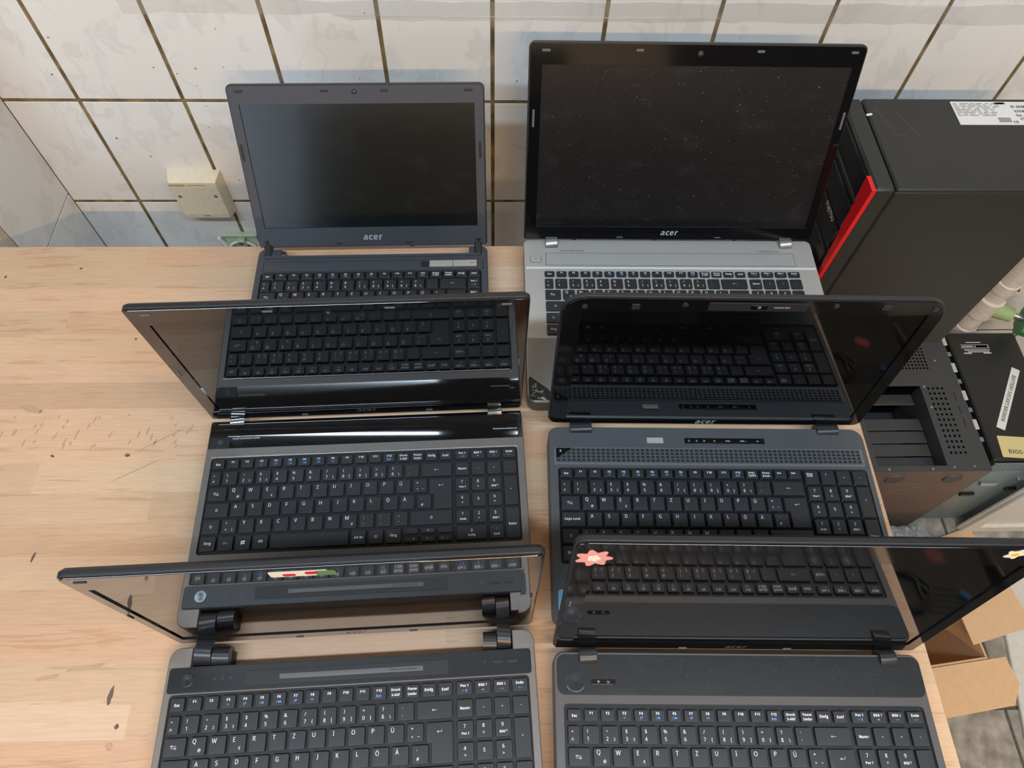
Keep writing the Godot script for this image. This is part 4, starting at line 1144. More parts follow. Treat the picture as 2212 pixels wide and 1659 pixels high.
func build_table() -> void:
	var t := thing("worktop_table", "beech butcher block worktop carrying the opened laptops", "table", Vector3(0, 0, 0))
	rng.seed = 77
	var xl := -1.02
	var zf := 0.36
	var row := 0.0378
	var z := TABLE_BACK
	var n := 0
	while z < zf:
		var d := minf(row, zf - z)
		var x := xl
		var first := true
		while x < TABLE_RIGHT - 0.001:
			var len := rng.randf_range(0.20, 0.52)
			if first: len *= rng.randf_range(0.3, 1.0)
			first = false
			if TABLE_RIGHT - (x + len) < 0.10: len = TABLE_RIGHT - x
			var sz := Vector3(len, 0.038, d)
			part(t, "stave", mesh(box(sz, Vector3.ZERO, 0.00012)), M["beech_%d" % rng.randi_range(0, 6)], Vector3(x + len / 2, -0.019, z + d / 2))
			x += len
			n += 1
		z += d
	for x in [-0.95, 0.40]:
		for zz in [TABLE_BACK + 0.06, zf - 0.06]:
			part(t, "leg", mesh(box(Vector3(0.06, -FLOOR_Y - 0.038, 0.06), Vector3.ZERO, 0.003)), M.beech_1, Vector3(x, (FLOOR_Y - 0.038) / 2, zz))
	for zz in [TABLE_BACK + 0.06, zf - 0.06]:
		part(t, "apron", mesh(box(Vector3(1.29, 0.08, 0.022), Vector3.ZERO, 0.002)), M.beech_1, Vector3(-0.275, -0.078, zz))
	# marks soaked into the wood: ink and scuffs
	var blob := func(called: String, x: float, zz: float, w: float, d: float, turn: float, m: Material, sd: int):
		var nz := noise(sd, 0.9, 3)
		var pts := []
		for k in 30:
			var a := TAU * k / 30
			var q := 1.0 + 0.4 * nz.get_noise_2d(cos(a) * 2.0 + sd, sin(a) * 2.0)
			pts.append(Vector2(cos(a) * w / 2 * q, sin(a) * d / 2 * q).rotated(turn))
		part(t, called, mesh(prism(pts, 0.0, 0.00015)), m, Vector3(x, 0, zz))
	var list := [[-0.3965, -0.0935, 0.005, 0.017, 0.1, 1], [-0.3830, -0.0640, 0.004, 0.005, 0, 1], [-0.386, -0.046, 0.007, 0.006, 0.5, 0], [-0.430, -0.121, 0.036, 0.005, -0.15, 0], [-0.466, -0.112, 0.022, 0.004, -0.2, 0], [-0.62, -0.10, 0.05, 0.006, -0.2, 0], [-0.66, -0.088, 0.028, 0.010, -0.3, 0], [-0.695, -0.322, 0.03, 0.010, 0, 0], [-0.66, -0.31, 0.05, 0.012, 0.05, 0], [-0.58, -0.43, 0.03, 0.008, 0.3, 0], [-0.445, -0.365, 0.006, 0.004, 0, 1], [-0.535, -0.365, 0.005, 0.003, 0.4, 1], [-0.41, -0.385, 0.05, 0.0018, -0.55, 0], [-0.43, -0.345, 0.06, 0.0015, -0.5, 0], [-0.62, -0.21, 0.010, 0.008, 0, 0], [-0.39, -0.262, 0.05, 0.002, -0.1, 0], [-0.52, -0.24, 0.003, 0.012, 0.2, 1], [0.012, -0.565, 0.005, 0.003, 0, 1], [-0.58, -0.655, 0.004, 0.003, 0, 1], [-0.68, -0.64, 0.003, 0.005, 0, 1], [-0.475, -0.535, 0.003, 0.003, 0, 1]]
	for q in list.size():
		var b: Array = list[q]
		blob.call("ink_mark" if b[5] == 1 else "scuff_mark", b[0], b[1], b[2], b[3], b[4], M.wood_ink if b[5] == 1 else M.wood_mark, q + 3)
	for k in 46:
		blob.call("scuff_mark", rng.randf_range(-0.70, -0.37), rng.randf_range(-0.43, -0.375), 0.0022, rng.randf_range(0.004, 0.012), rng.randf_range(0.05, 0.35), M.wood_mark, 60 + k)

func build_wall_fittings() -> void:
	# junction box cover on the tiles
	var j := thing("junction_box", "ivory square junction box cover with two screws on the tiled wall", "box", Vector3(-0.4970, -0.1085, WALL_Z))
	var t := T.new()
	t.loft([rr(0.088, 0.094, 0.002, 0.0, 0, 0, 2), rr(0.088, 0.094, 0.002, 0.004, 0, 0, 2), rr(0.080, 0.086, 0.003, 0.024, 0, 0, 2), rr(0.077, 0.083, 0.002, 0.0255, 0, 0, 2)])
	part(j, "cover", mesh(t.moved(Transform3D(LID_TURN, Vector3.ZERO))), M.ivory)
	for x in [-0.030, 0.030]:
		part(j, "screw_hole", mesh(lathe([Vector2(0.0001, 0), Vector2(0.0032, 0), Vector2(0.0030, 0.0006), Vector2(0.0001, 0.0002)], 14).moved(Transform3D(LID_TURN, Vector3.ZERO))), M.wood_ink, Vector3(x, 0.010, 0.0252))
	for q in [[-0.026, 0.036, 0.026, 0.004], [0.006, 0.036, 0.030, 0.002], [0.0, -0.036, 0.010, 0.0025]]:
		part(j, "dirt_patch", mesh(lid_slab(q[2], q[3], 0, 0.0003, 0.0009, 0, 0, 0.0)), M.ivory_dirt, Vector3(q[0], q[1], 0.0256))
	# a broken socket frame, partly behind the table edge
	var b := thing("socket_mount", "broken pale green socket frame hanging on the wall behind the table edge", "socket", Vector3(-0.468, -0.245, WALL_Z))
	part(b, "top_bar", mesh(box(Vector3(0.066, 0.007, 0.010), Vector3.ZERO, 0.0015)), M.pale_green, Vector3(0, 0.028, 0.005))
	part(b, "web", mesh(box(Vector3(0.060, 0.030, 0.004), Vector3.ZERO, 0.001)), M.pale_green, Vector3(0, 0.012, 0.003))
	part(b, "catch", mesh(box(Vector3(0.014, 0.012, 0.012), Vector3.ZERO, 0.0015)), M.pale_green, Vector3(0.003, 0.017, 0.012))
	part(b, "catch_slot", mesh(box(Vector3(0.009, 0.007, 0.004), Vector3.ZERO, 0.0005)), M.wood_ink, Vector3(0.003, 0.017, 0.017))
	var arc := []
	for k in 21:
		var a := PI * 0.02 + PI * 0.96 * k / 20
		arc.append(Vector3(cos(a) * 0.026, sin(a) * 0.026 - 0.012, 0.010))
	part(b, "ring", mesh(tube(arc, 0.0028, 8)), M.foam_white)
	for q in [[-0.034, 0.004, 0.3], [0.034, 0.006, -0.3]]:
		part(b, "broken_lug", mesh(box(Vector3(0.008, 0.040, 0.010), Vector3.ZERO, 0.003)), M.foam_white, Vector3(q[0], q[1], 0.006), Vector3(0, 0, q[2]))
	# strip of clear tape along the tiles
	var tp := T.new()
	var pts := []
	var nz := noise(4, 6.0, 3)
	for k in 61:
		var x := -0.49 + k * 0.0275
		pts.append(Vector2(x, -(0.2065 + 0.004 * nz.get_noise_1d(x * 3.0) + (0.010 if x < -0.2 else 0.002))))
	for k in 61:
		var x := 1.16 - k * 0.0275
		pts.append(Vector2(x, -0.236 - 0.004 * nz.get_noise_1d(x * 2.0 + 30.0)))
	tp = prism(pts, 0.0, 0.0003).moved(Transform3D(LID_TURN, Vector3.ZERO))
	var tape := part(self, "clear_tape", mesh(tp), M.clear_tape, Vector3(0, 0, WALL_Z + 0.0004))
	tag(tape, "long strip of clear wrinkled tape stuck across the wall tiles", "tape")
	var wr := part(tape, "tape_wrinkle", mesh(tube(Array(range(40)).map(func(k): return Vector3(-0.21 + k * 0.0135, 0.2145 + 0.0012 * nz.get_noise_1d(k * 0.9), 0.0008)), 0.0007, 6)), M.clear_tape)
	wr.set_meta("label", "raised wrinkle catching light")
	# pipe and valve near the corner
	var p := thing("wall_pipe", "white painted rusty pipe with stacked joints running up the wall", "pipe", Vector3(1.036, FLOOR_Y, -0.862))
	part(p, "pipe", mesh(lathe([Vector2(0.021, 0.0), Vector2(0.021, 2.6)], 20)), M.pipe_white)
	for q in [[0.29, 0.0235, 0.03], [0.36, 0.0265, 0.055], [0.44, 0.0240, 0.03]]:
		part(p, "joint", mesh(lathe([Vector2(0.020, 0), Vector2(q[1], 0.003), Vector2(q[1], q[2] - 0.003), Vector2(0.020, q[2])], 20)), M.pipe_white, Vector3(0, q[0], 0))
	for q in [[0.52, 0.7, 0.018, 0.01], [0.46, 1.4, 0.02, 0.007], [0.545, 0.2, 0.012, 0.016]]:
		part(p, "rust_patch", mesh(lathe([Vector2(0.0001, 0), Vector2(q[2], 0), Vector2(q[2] * 0.8, 0.0015), Vector2(0.0001, 0.002)], 9).moved(Transform3D(Basis(Vector3.RIGHT, PI / 2).scaled(Vector3(1, q[3] / q[2], 1)), Vector3(0, 0, 0)))), M.rust, Vector3(0.0195 * sin(q[1]), q[0], 0.0195 * cos(q[1])), Vector3(0, q[1], 0))
	part(p, "valve_stub", mesh(tube([Vector3(0.015, 0.385, 0.01), Vector3(0.048, 0.385, 0.026)], 0.018, 14, 0.015)), M.knob_pale)
	part(p, "valve_stem", mesh(tube([Vector3(0.05, 0.385, 0.026), Vector3(0.085, 0.385, 0.042)], 0.007, 10)), M.screw)
	var kn := flower(0.034, 6, 0.08).moved(Transform3D(Basis.from_scale(Vector3(1, 1, 70)), Vector3.ZERO))
	var knob := part(p, "valve_knob", mesh(kn), M.knob_green, Vector3(0.066, 0.385, 0.036), Vector3(0, 1.13, 0))
	knob.set_meta("label", "green lobed valve knob")
	part(p, "knob_cap", mesh(flower(0.024, 6, 0.08).moved(Transform3D(Basis.from_scale(Vector3(1, 1, 10)), Vector3.ZERO))), M.knob_pale, Vector3(0.0850, 0.385, 0.0448), Vector3(0, 1.13, 0))

func build_tower() -> void:
	var x0 := 0.4835
	var x1 := 0.764
	var z0 := -0.8140
	var z1 := -0.6430
	var top := 0.1655
	var h := 0.36
	var w := x1 - x0
	var d := z1 - z0
	var t := thing("computer_tower", "black computer tower with red edge stripe and white label on top", "computer", Vector3(x0 + w / 2, top - h, (z0 + z1) / 2))
	var fw := 0.026
	part(t, "case", mesh(box(Vector3(w - fw - 0.0015, h - 0.006, d - 0.004), Vector3.ZERO, 0.003)), M.case_black, Vector3(fw / 2 + 0.0008, h / 2 - 0.003, 0))
	part(t, "top_panel", mesh(box(Vector3(w - fw - 0.0015, 0.006, d), Vector3.ZERO, 0.0022)), M.case_black, Vector3(fw / 2 + 0.0008, h - 0.003, 0))
	# front bezel faces left
	part(t, "front_bezel", mesh(box(Vector3(fw, h, d), Vector3.ZERO, 0.003)), M.case_black, Vector3(-w / 2 + fw / 2, h / 2, 0))
	part(t, "front_panel", mesh(box(Vector3(0.003, h - 0.012, d - 0.016), Vector3.ZERO, 0.001)), M.bezel_black, Vector3(-w / 2 - 0.0010, h / 2, -0.004))
	for q in [[0.318, 0.146, 0.006, M.case_black], [0.290, 0.146, 0.036, M.bezel_black], [0.247, 0.146, 0.036, M.bezel_black], [0.205, 0.146, 0.034, M.bezel_black]]:
		part(t, "bay_cover", mesh(box(Vector3(0.004, q[2], q[1]), Vector3.ZERO, 0.001)), q[3], Vector3(-w / 2 - 0.0030, q[0], -0.004))
	var b := Basis(Vector3(0, 0, 1), Vector3(0, 1, 0), Vector3(-1, 0, 0))
	part(t, "vent_mesh", mesh(perforated(-0.066, 0.062, -0.034, 0.034, 16, 9, 0.55, 0.003).moved(Transform3D(LID_TURN, Vector3.ZERO)).moved(Transform3D(b, Vector3.ZERO)), "", 10.0), M.bezel_black, Vector3(-w / 2 - 0.0052, 0.10, 0))
	word(t, "FUJITSU", 0.0095, M.paper, Vector3(-w / 2 - 0.0052, 0.262, 0.030), b, false, 0.0, "lettering")
	for q in [[0.175, -0.02, 0.018], [0.165, 0.01, 0.012], [0.155, 0.03, 0.006]]:
		part(t, "port", mesh(box(Vector3(0.002, 0.006, q[2]), Vector3.ZERO, 0.0005)), M.print_grey, Vector3(-w / 2 - 0.0030, q[0], q[1]))
	# red stripe: wide at the top, narrowing downwards along the near edge of the front
	var st := T.new()
	var zz := d / 2 + 0.0005
	var rings := []
	for k in 9:
		var f := k / 8.0
		var y := h - 0.002 - f * (h - 0.01)
		var wide := lerpf(0.026, 0.007, minf(1.0, f * 2.2))
		var xa := -w / 2 - 0.0045
		rings.append(PackedVector3Array([Vector3(xa, y, zz - wide), Vector3(xa, y, zz), Vector3(xa + 0.006, y, zz), Vector3(xa + 0.006, y, zz - wide)]))
	st.loft(rings)
	var red := part(t, "red_stripe", mesh(st), M.red)
	red.set_meta("label", "glossy red stripe along the front edge")
	# label with fine print
	var lx := 0.687 - x0 - w / 2
	var lz := -0.784 - (z0 + z1) / 2
	var lb := part(t, "rating_label", mesh(slab(0.112, 0.046, 0, 0.0003, 0.0005, 0.0, 0, 0, 2)), M.paper, Vector3(lx, h, lz))
	lb.set_meta("label", "white rating label with black print and handwriting")
	var pr := T.new()
	rng.seed = 31
	for r in 9:
		var x := -0.053
		while x < 0.000 + (0.01 if r < 3 else 0.0):
			var l := rng.randf_range(0.002, 0.009)
			stroke(pr, [Vector2(x, -0.019 + r * 0.0030), Vector2(x + l, -0.019 + r * 0.0030)], 0.0009)
			x += l + rng.randf_range(0.001, 0.006)
	for k in 6:
		stroke(pr, [Vector2(0.006 + k * 0.0022, -0.0195), Vector2(0.0068 + k * 0.0022, -0.0195)], 0.0036)
	for r in 4:
		stroke(pr, [Vector2(0.0, 0.010 + r * 0.0024), Vector2(0.016, 0.010 + r * 0.0024)], 0.0013)
	signs_on(lb, "fine_print", [["i5 3500", 0.036, -0.013, 0.0048], ["32GB", 0.034, -0.004, 0.0045], ["Ge. ok", 0.036, 0.004, 0.0045], ["2756", 0.036, 0.011, 0.0042], ["CE", 0.022, 0.0175, 0.0045]], 0.0005, M.black_matte)
	for i in range(0, pr.v.size(), 3):
		if (pr.v[i + 2] - pr.v[i]).cross(pr.v[i + 1] - pr.v[i]).y < 0:
			var k := pr.v[i + 1]; pr.v[i + 1] = pr.v[i + 2]; pr.v[i + 2] = k
	part(lb, "fine_print", mesh(pr, "", 1.0, true), M.print_grey, Vector3(0, 0.0005, 0))
	var chip := part(t, "paint_chip", mesh(slab(0.009, 0.004, 0, 0.0003, 0.0015, 0.0, 0, 0, 2)), M.paper, Vector3(-w / 2 + 0.0285, h, -0.052), Vector3(0, 0.3, 0))
	chip.set_meta("label", "small white scrap")
	for q in [[0.045, -0.045, 0.045, 1.25], [0.075, -0.035, 0.055, 1.2], [0.060, -0.012, 0.02, 0.2]]:
		part(t, "scratch", mesh(plain(Vector3(q[2], 0.0002, 0.0007))), M.print_grey, Vector3(-w / 2 + q[0], h + 0.0001, q[1]), Vector3(0, -q[3], 0))
	# hidden support under the tower
	var s := thing("storage_crate", "dark wooden crate under the black computer tower beside the table", "crate", Vector3(0.5595, FLOOR_Y, -0.735))
	for k in 4:
		for q in [[0, 0.0955, 0.155, 0.012], [0, -0.0955, 0.155, 0.012]]:
			part(s, "slat", mesh(box(Vector3(q[2], 0.125, q[3]), Vector3.ZERO, 0.002)), M.cupboard_dark, Vector3(q[0], 0.0625 + 0.1415 * k, q[1]))
		for x in [-0.0715, 0.0715]:
			part(s, "slat", mesh(box(Vector3(0.012, 0.125, 0.179), Vector3.ZERO, 0.002)), M.cupboard_dark, Vector3(x, 0.0625 + 0.1415 * k, 0))
	for x in [-0.055, 0.055]:
		for z in [-0.08, 0.08]:
			part(s, "post", mesh(box(Vector3(0.02, 0.565, 0.018), Vector3.ZERO, 0.002)), M.cupboard_dark, Vector3(x, 0.2825, z))
	part(s, "top_board", mesh(box(Vector3(0.155, 0.0105, 0.20), Vector3.ZERO, 0.002)), M.cupboard_dark, Vector3(0, 0.5700, 0))

func build_junk() -> void:
	# bare chassis lying on its back: its front looks up, its underside looks at the table
	var x0 := 0.722
	var x1 := 0.960
	var z0 := -0.828
	var z1 := -0.512
	var y := -0.44
	var c := thing("computer_chassis", "bare dark steel computer chassis lying on its back with open drive bays", "computer", Vector3((x0 + x1) / 2, FLOOR_Y, (z0 + z1) / 2))
	var h := y - FLOOR_Y
	var w := x1 - x0
	var d := z1 - z0
	var bx0 := -w / 2 + 0.018
	var bx1 := bx0 + 0.136
	var bz0 := -d / 2 + 0.128
	var bz1 := d / 2 - 0.012
	var fr := T.new()
	var py1 := bz0 + 0.155
	for q in [[-w / 2, w / 2, -d / 2, -0.132], [-w / 2, -0.030, -0.132, -0.068], [0.068, w / 2, -0.132, -0.068], [-w / 2, w / 2, -0.068, bz0], [-w / 2, bx0, bz0, bz1], [bx1, 0.046, bz0, bz1], [0.084, w / 2, bz0, bz1], [0.046, 0.084, py1, bz1], [-w / 2, w / 2, bz1, d / 2]]:
		fr.add(plain(Vector3(q[1] - q[0], 0.0015, q[3] - q[2]), Vector3((q[0] + q[1]) / 2, -0.00075, (q[2] + q[3]) / 2)))
	part(c, "front_frame", mesh(fr, "", 10.0), M.steel_dark, Vector3(0, h, 0))
	part(c, "punched_field", mesh(perforated(-0.030, 0.068, -0.132, -0.068, 13, 8, 0.55, 0.0015), "", 10.0), M.steel_dark, Vector3(0, h, 0))
	part(c, "punched_field", mesh(perforated(0.046, 0.084, bz0, py1, 4, 13, 0.45, 0.0015), "", 10.0), M.steel_dark, Vector3(0, h, 0))
	for sx in [-1, 1]:
		part(c, "side_panel", mesh(plain(Vector3(0.0015, h - 0.002, d), Vector3(sx * (w / 2 - 0.0008), h / 2 - 0.001, 0))), M.steel_dark)
	part(c, "rear_side", mesh(plain(Vector3(w - 0.004, h - 0.002, 0.0015), Vector3(0, h / 2 - 0.001, -d / 2 + 0.0008))), M.steel_dark)
	var bp := part(c, "bottom_plate", mesh(plain(Vector3(w, h - 0.0015, 0.0015), Vector3(0, h / 2 - 0.0008, d / 2 - 0.0008))), M.brown_plate)
	bp.set_meta("label", "brown bottom plate with two round feet")
	part(c, "back_plate", mesh(plain(Vector3(w - 0.004, 0.002, d - 0.004), Vector3(0, 0.001, 0))), M.steel_dark)
	# drive cage below the opening
	for q in [[bx0 - 0.001, 0.0015], [bx1 + 0.001, 0.0015]]:
		part(c, "cage_side", mesh(plain(Vector3(q[1], 0.15, bz1 - bz0), Vector3(q[0], h - 0.077, (bz0 + bz1) / 2))), M.steel_dark)
	for k in 6:
		if k == 1: continue   # one blank is missing
		var cz := bz0 + 0.014 + k * 0.0285
		part(c, "bay_blank", mesh(box(Vector3(bx1 - bx0 - 0.004, 0.003, 0.0265), Vector3.ZERO, 0.0012)), M.steel_dark, Vector3((bx0 + bx1) / 2, h - 0.034, cz), Vector3(-0.10, 0, 0))
	part(c, "cage_floor", mesh(plain(Vector3(bx1 - bx0 - 0.002, 0.002, bz1 - bz0), Vector3((bx0 + bx1) / 2, h - 0.12, (bz0 + bz1) / 2))), M.steel_dark)
	for q in [[bx1 + 0.008, bz0 + 0.002], [bx1 + 0.008, bz0 + 0.05], [bx1 + 0.052, bz1 + 0.002], [bx1 + 0.012, bz1 + 0.004], [bx0 + 0.02, bz1 + 0.007], [bx0 + 0.105, bz1 + 0.007], [bx0 + 0.055, bz0 - 0.006], [0.085, -0.09]]:
		part(c, "screw", mesh(lathe([Vector2(0.0001, 0), Vector2(0.0026, 0), Vector2(0.0022, 0.001), Vector2(0.0001, 0.0012)], 10)), M.screw, Vector3(q[0], h, q[1]))
	for k in 3:
		part(c, "louvre", mesh(box(Vector3(0.004, 0.0024, 0.018), Vector3.ZERO, 0.001)), M.steel_dark, Vector3(w / 2 - 0.018, h + 0.0008, -0.005 + k * 0.030))
	for k in 8:
		part(c, "spring_clip", mesh(box(Vector3(0.0085, 0.0025, 0.022 if k % 2 == 0 else 0.010), Vector3.ZERO, 0.0008)), M.clip_white if k % 2 == 0 else M.galvanised, Vector3(w / 2 + 0.0010, h + 0.0008, -d / 2 + 0.020 + k * 0.0335 * 0.98))
	for x in [-0.055, 0.060]:
		part(c, "foot", mesh(lathe([Vector2(0.010, 0), Vector2(0.019, 0), Vector2(0.0175, 0.003), Vector2(0.012, 0.003)], 22).moved(Transform3D(LID_TURN, Vector3.ZERO))), M.rubber, Vector3(x, h - 0.035, d / 2))
	for q in [[0.0, h - 0.064, 0.11, 0.0], [-0.02, h - 0.10, 0.10, 0.55]]:
		part(c, "crease", mesh(box(Vector3(q[2], 0.0025, 0.002), Vector3.ZERO, 0.0008)), M.brown_plate, Vector3(q[0], q[1], d / 2), Vector3(0, 0, q[3]))
	# black computer case standing beside it, its metal rear towards the viewer
	var hx0 := 0.972
	var hx1 := 1.122
	var hz0 := -0.830
	var hz1 := -0.530
	var p := thing("desktop_case", "black slim computer case with white sticker strip beside the bare chassis", "computer", Vector3((hx0 + hx1) / 2, FLOOR_Y, (hz0 + hz1) / 2))
	var pw := hx1 - hx0
	var pd := hz1 - hz0
	part(p, "cover", mesh(box(Vector3(pw, h - 0.006, pd - 0.004), Vector3.ZERO, 0.003)), M.case_black, Vector3(0, h / 2 + 0.003, -0.002))
	var rp := part(p, "rear_panel", mesh(box(Vector3(pw - 0.006, h - 0.052, 0.004), Vector3.ZERO, 0.001)), M.galvanised, Vector3(0, (h - 0.052) / 2 + 0.008, pd / 2))
	rp.set_meta("label", "galvanised steel rear panel with connectors")
	part(p, "punched_field", mesh(perforated(-pw / 2 + 0.003, pw / 2 - 0.003, -0.018, 0.018, 18, 5, 0.6, 0.003).moved(Transform3D(LID_TURN, Vector3.ZERO)), "", 10.0), M.galvanised, Vector3(0, h - 0.025, pd / 2 + 0.002))
	for q in [[-0.03, 0.10, 0.035, 0.012], [0.03, 0.075, 0.03, 0.006], [0.035, 0.13, 0.022, 0.010], [-0.04, 0.16, 0.03, 0.010]]:
		part(p, "connector", mesh(box(Vector3(q[2], q[3], 0.008), Vector3.ZERO, 0.001)), M.screw if q[1] < 0.11 else M.bezel_black, Vector3(q[0], h - q[1], pd / 2 + 0.004))
	for k in 4:
		part(p, "rubber_foot", mesh(lathe([Vector2(0.006, 0), Vector2(0.007, 0.003), Vector2(0.007, 0.006)], 12)), M.bezel_black, Vector3((k % 2 - 0.5) * 0.09, 0, (k / 2 - 0.5) * 0.2))
	# print and stickers on its upper side
	var pr := T.new()
	for q in [[0.0, -0.1125, 0.030, 0.0022], [0.0, -0.0985, 0.060, 0.0012], [0.0, -0.1065, 0.060, 0.0010], [-0.016, -0.1025, 0.022, 0.0026], [0.002, -0.0935, 0.052, 0.0026], [0.004, -0.0890, 0.044, 0.0022], [-0.020, -0.0855, 0.014, 0.0030], [0.022, -0.0860, 0.014, 0.0030]]:
		stroke(pr, [Vector2(q[0] - q[2] / 2, q[1]), Vector2(q[0] + q[2] / 2, q[1])], q[3])
	for k in 14:
		stroke(pr, [Vector2(0.002 + k * 0.0019, -0.1025), Vector2(0.0026 + k * 0.0019 + 0.0005 * (k % 3), -0.1025)], 0.0042)
	for i in range(0, pr.v.size(), 3):
		if (pr.v[i + 2] - pr.v[i]).cross(pr.v[i + 1] - pr.v[i]).y < 0:
			var k := pr.v[i + 1]; pr.v[i + 1] = pr.v[i + 2]; pr.v[i + 2] = k
	part(p, "rating_print", mesh(pr, "", 1.0, true), M.print_pale, Vector3(-0.024, h + 0.0003, -0.012))
	var strip := part(p, "paper_strip", mesh(slab(0.160, 0.0166, 0, 0.0004, 0.0003, 0.0, 0, 0, 1)), M.paper, Vector3(0.0025, h, 0.010), Vector3(0, -2.112, 0))
	strip.set_meta("label", "white paper strip with printed warning")
	signs_on(strip, "lettering", [["BATTERY SOCKET BROKEN", 0.0, 0.0, 0.0072]], 0.0006, M.print_grey)
	var note := part(p, "yellow_note", mesh(slab(0.085, 0.046, 0, 0.0004, 0.002, 0.0, 0, 0, 2)), M.yellow_note, Vector3(-0.0120, h, 0.1200), Vector3(0, -0.08, 0))
	note.set_meta("label", "yellowed paper note with handwriting")
	signs_on(note, "handwriting", [["BIOS-PW", -0.004, 0.010, 0.0085]], 0.0006, M.print_grey)
	# pale side panel of a computer, standing in front of the black case
	var wc := thing("pale_side_panel", "pale grey computer side panel standing upright right of the black case", "panel", Vector3(1.240, FLOOR_Y, -0.505))
	part(wc, "sheet", mesh(box(Vector3(0.33, 0.40, 0.008), Vector3.ZERO, 0.002)), M.white_case, Vector3(0, 0.20, -0.002))
	part(wc, "rim", mesh(ring(rr(0.326, 0.396, 0.004, 0, 0, 0, 2), rr(0.27, 0.33, 0.004, 0, 0.0, 0.0, 2), 0.008, 0.002).moved(Transform3D(LID_TURN, Vector3.ZERO))), M.white_case, Vector3(0, 0.20, 0.002))
	part(wc, "screw", mesh(lathe([Vector2(0.0001, 0), Vector2(0.005, 0), Vector2(0.004, 0.002), Vector2(0.0001, 0.0025)], 12).moved(Transform3D(LID_TURN, Vector3.ZERO))), M.screw, Vector3(0.06, 0.14, 0.0025))
	part(wc, "latch", mesh(box(Vector3(0.05, 0.06, 0.006), Vector3.ZERO, 0.0015)), M.bezel_black, Vector3(0.09, 0.07, 0.005))
	# open cardboard box: walls, and flaps folded outwards
	var b := thing("cardboard_box", "open brown cardboard box with flaps folded out on the floor", "box", Vector3(0.775, FLOOR_Y, -0.255), 0.12)
	var bh := 0.25
	for q in [[0.0, -0.08, 0.20, 0.004], [0.0, 0.08, 0.20, 0.004]]:
		part(b, "wall", mesh(box(Vector3(q[2], bh, q[3]), Vector3.ZERO, 0.001)), M.cardboard, Vector3(q[0], bh / 2, q[1]))
	for x in [-0.098, 0.098]:
		part(b, "wall", mesh(box(Vector3(0.004, bh, 0.156), Vector3.ZERO, 0.001)), M.cardboard, Vector3(x, bh / 2, 0))
	part(b, "bottom", mesh(box(Vector3(0.19, 0.004, 0.152), Vector3.ZERO, 0.001)), M.cardboard, Vector3(0, 0.003, 0))
	var f1 := part(b, "flap", mesh(prism([Vector2(-0.10, 0), Vector2(0.10, 0), Vector2(0.108, 0.045), Vector2(0.085, 0.078), Vector2(-0.10, 0.082)], -0.002, 0.002)), M.cardboard, Vector3(0.03, bh, 0.083), Vector3(0.12, 0, 0))
	f1.set_meta("label", "long flap folded outwards")
	part(b, "flap", mesh(prism([Vector2(0, -0.085), Vector2(0.105, -0.10), Vector2(0.115, 0.040), Vector2(0.0, 0.055)], -0.002, 0.002)), M.cardboard, Vector3(0.080, bh + 0.004, 0.002), Vector3(0, 0.0, 0.10))
	part(b, "flap", mesh(prism([Vector2(-0.10, 0), Vector2(0.10, 0), Vector2(0.10, -0.07), Vector2(-0.10, -0.07)], -0.002, 0.002)), M.cardboard, Vector3(0, bh, -0.083), Vector3(-0.5, 0, 0))
	# packing scraps on the floor between
	var sc := thing("cardboard_sheet", "flat brown cardboard sheet lying on the floor beside bubble wrap", "cardboard", Vector3(1.055, FLOOR_Y, -0.440), 0.3)
	part(sc, "sheet", mesh(box(Vector3(0.13, 0.006, 0.10), Vector3(0, 0.003, 0), 0.001)), M.cardboard)
	var bw := thing("bubble_wrap", "crumpled clear bubble wrap on the floor behind the flower sticker laptop", "packaging", Vector3(0.905, FLOOR_Y, -0.450))
	var film := T.new()
	var bn := noise(8, 9.0, 3)
	for i in 12:
		for k in 8:
			var f := func(a, c2): return Vector3(-0.075 + a * 0.0125, 0.035 + 0.028 * bn.get_noise_2d(a * 0.17, c2 * 0.17), -0.05 + c2 * 0.0125)
			film.quad(f.call(i, k), f.call(i, k + 1), f.call(i + 1, k + 1), f.call(i + 1, k))
	part(bw, "film", mesh(film, "", 60.0), M.bubble)
	var bubs := T.new()
	for i in 12:
		for k in 8:
			bubs.add(lathe([Vector2(0.0055, 0), Vector2(0.005, 0.0028), Vector2(0.0028, 0.0045), Vector2(0.0001, 0.005)], 8).moved(Transform3D(Basis.IDENTITY, Vector3(-0.069 + i * 0.0125, 0.035 + 0.028 * bn.get_noise_2d((i + 0.5) * 0.17, (k + 0.5) * 0.17), -0.044 + k * 0.0125))))
	var bb := part(bw, "bubble", mesh(bubs, "", 60.0), M.bubble)
	bb.set_meta("kind", "stuff")
	part(bw, "folded_layer", mesh(box(Vector3(0.13, 0.03, 0.085), Vector3(0, 0.015, 0), 0.01)), M.bubble)
	# discarded black hardware further forward, mirrored in the right-hand screens
	var dc := thing("discarded_computer", "discarded black computer case lying on the floor by the table's front corner", "computer", Vector3(0.86, FLOOR_Y, 0.36), 0.08)
	part(dc, "case", mesh(box(Vector3(0.36, 0.17, 0.44), Vector3(0, 0.085, 0), 0.004)), M.case_black)
	part(dc, "front_bezel", mesh(box(Vector3(0.36, 0.168, 0.03), Vector3(0, 0.085, 0.235), 0.006)), M.bezel_black)
	for k in 5:
		part(dc, "vent_rib", mesh(box(Vector3(0.10, 0.003, 0.006), Vector3.ZERO, 0.0008)), M.case_black, Vector3(0.06, 0.1710, -0.10 + k * 0.014))
	var rt := part(dc, "red_tag", mesh(slab(0.036, 0.026, 0, 0.0006, 0.004, 0.0, 0, 0, 2)), M.red_dull, Vector3(0.08, 0.1705, 0.04), Vector3(0, 0.5, 0))
	rt.set_meta("label", "dull red paper tag")
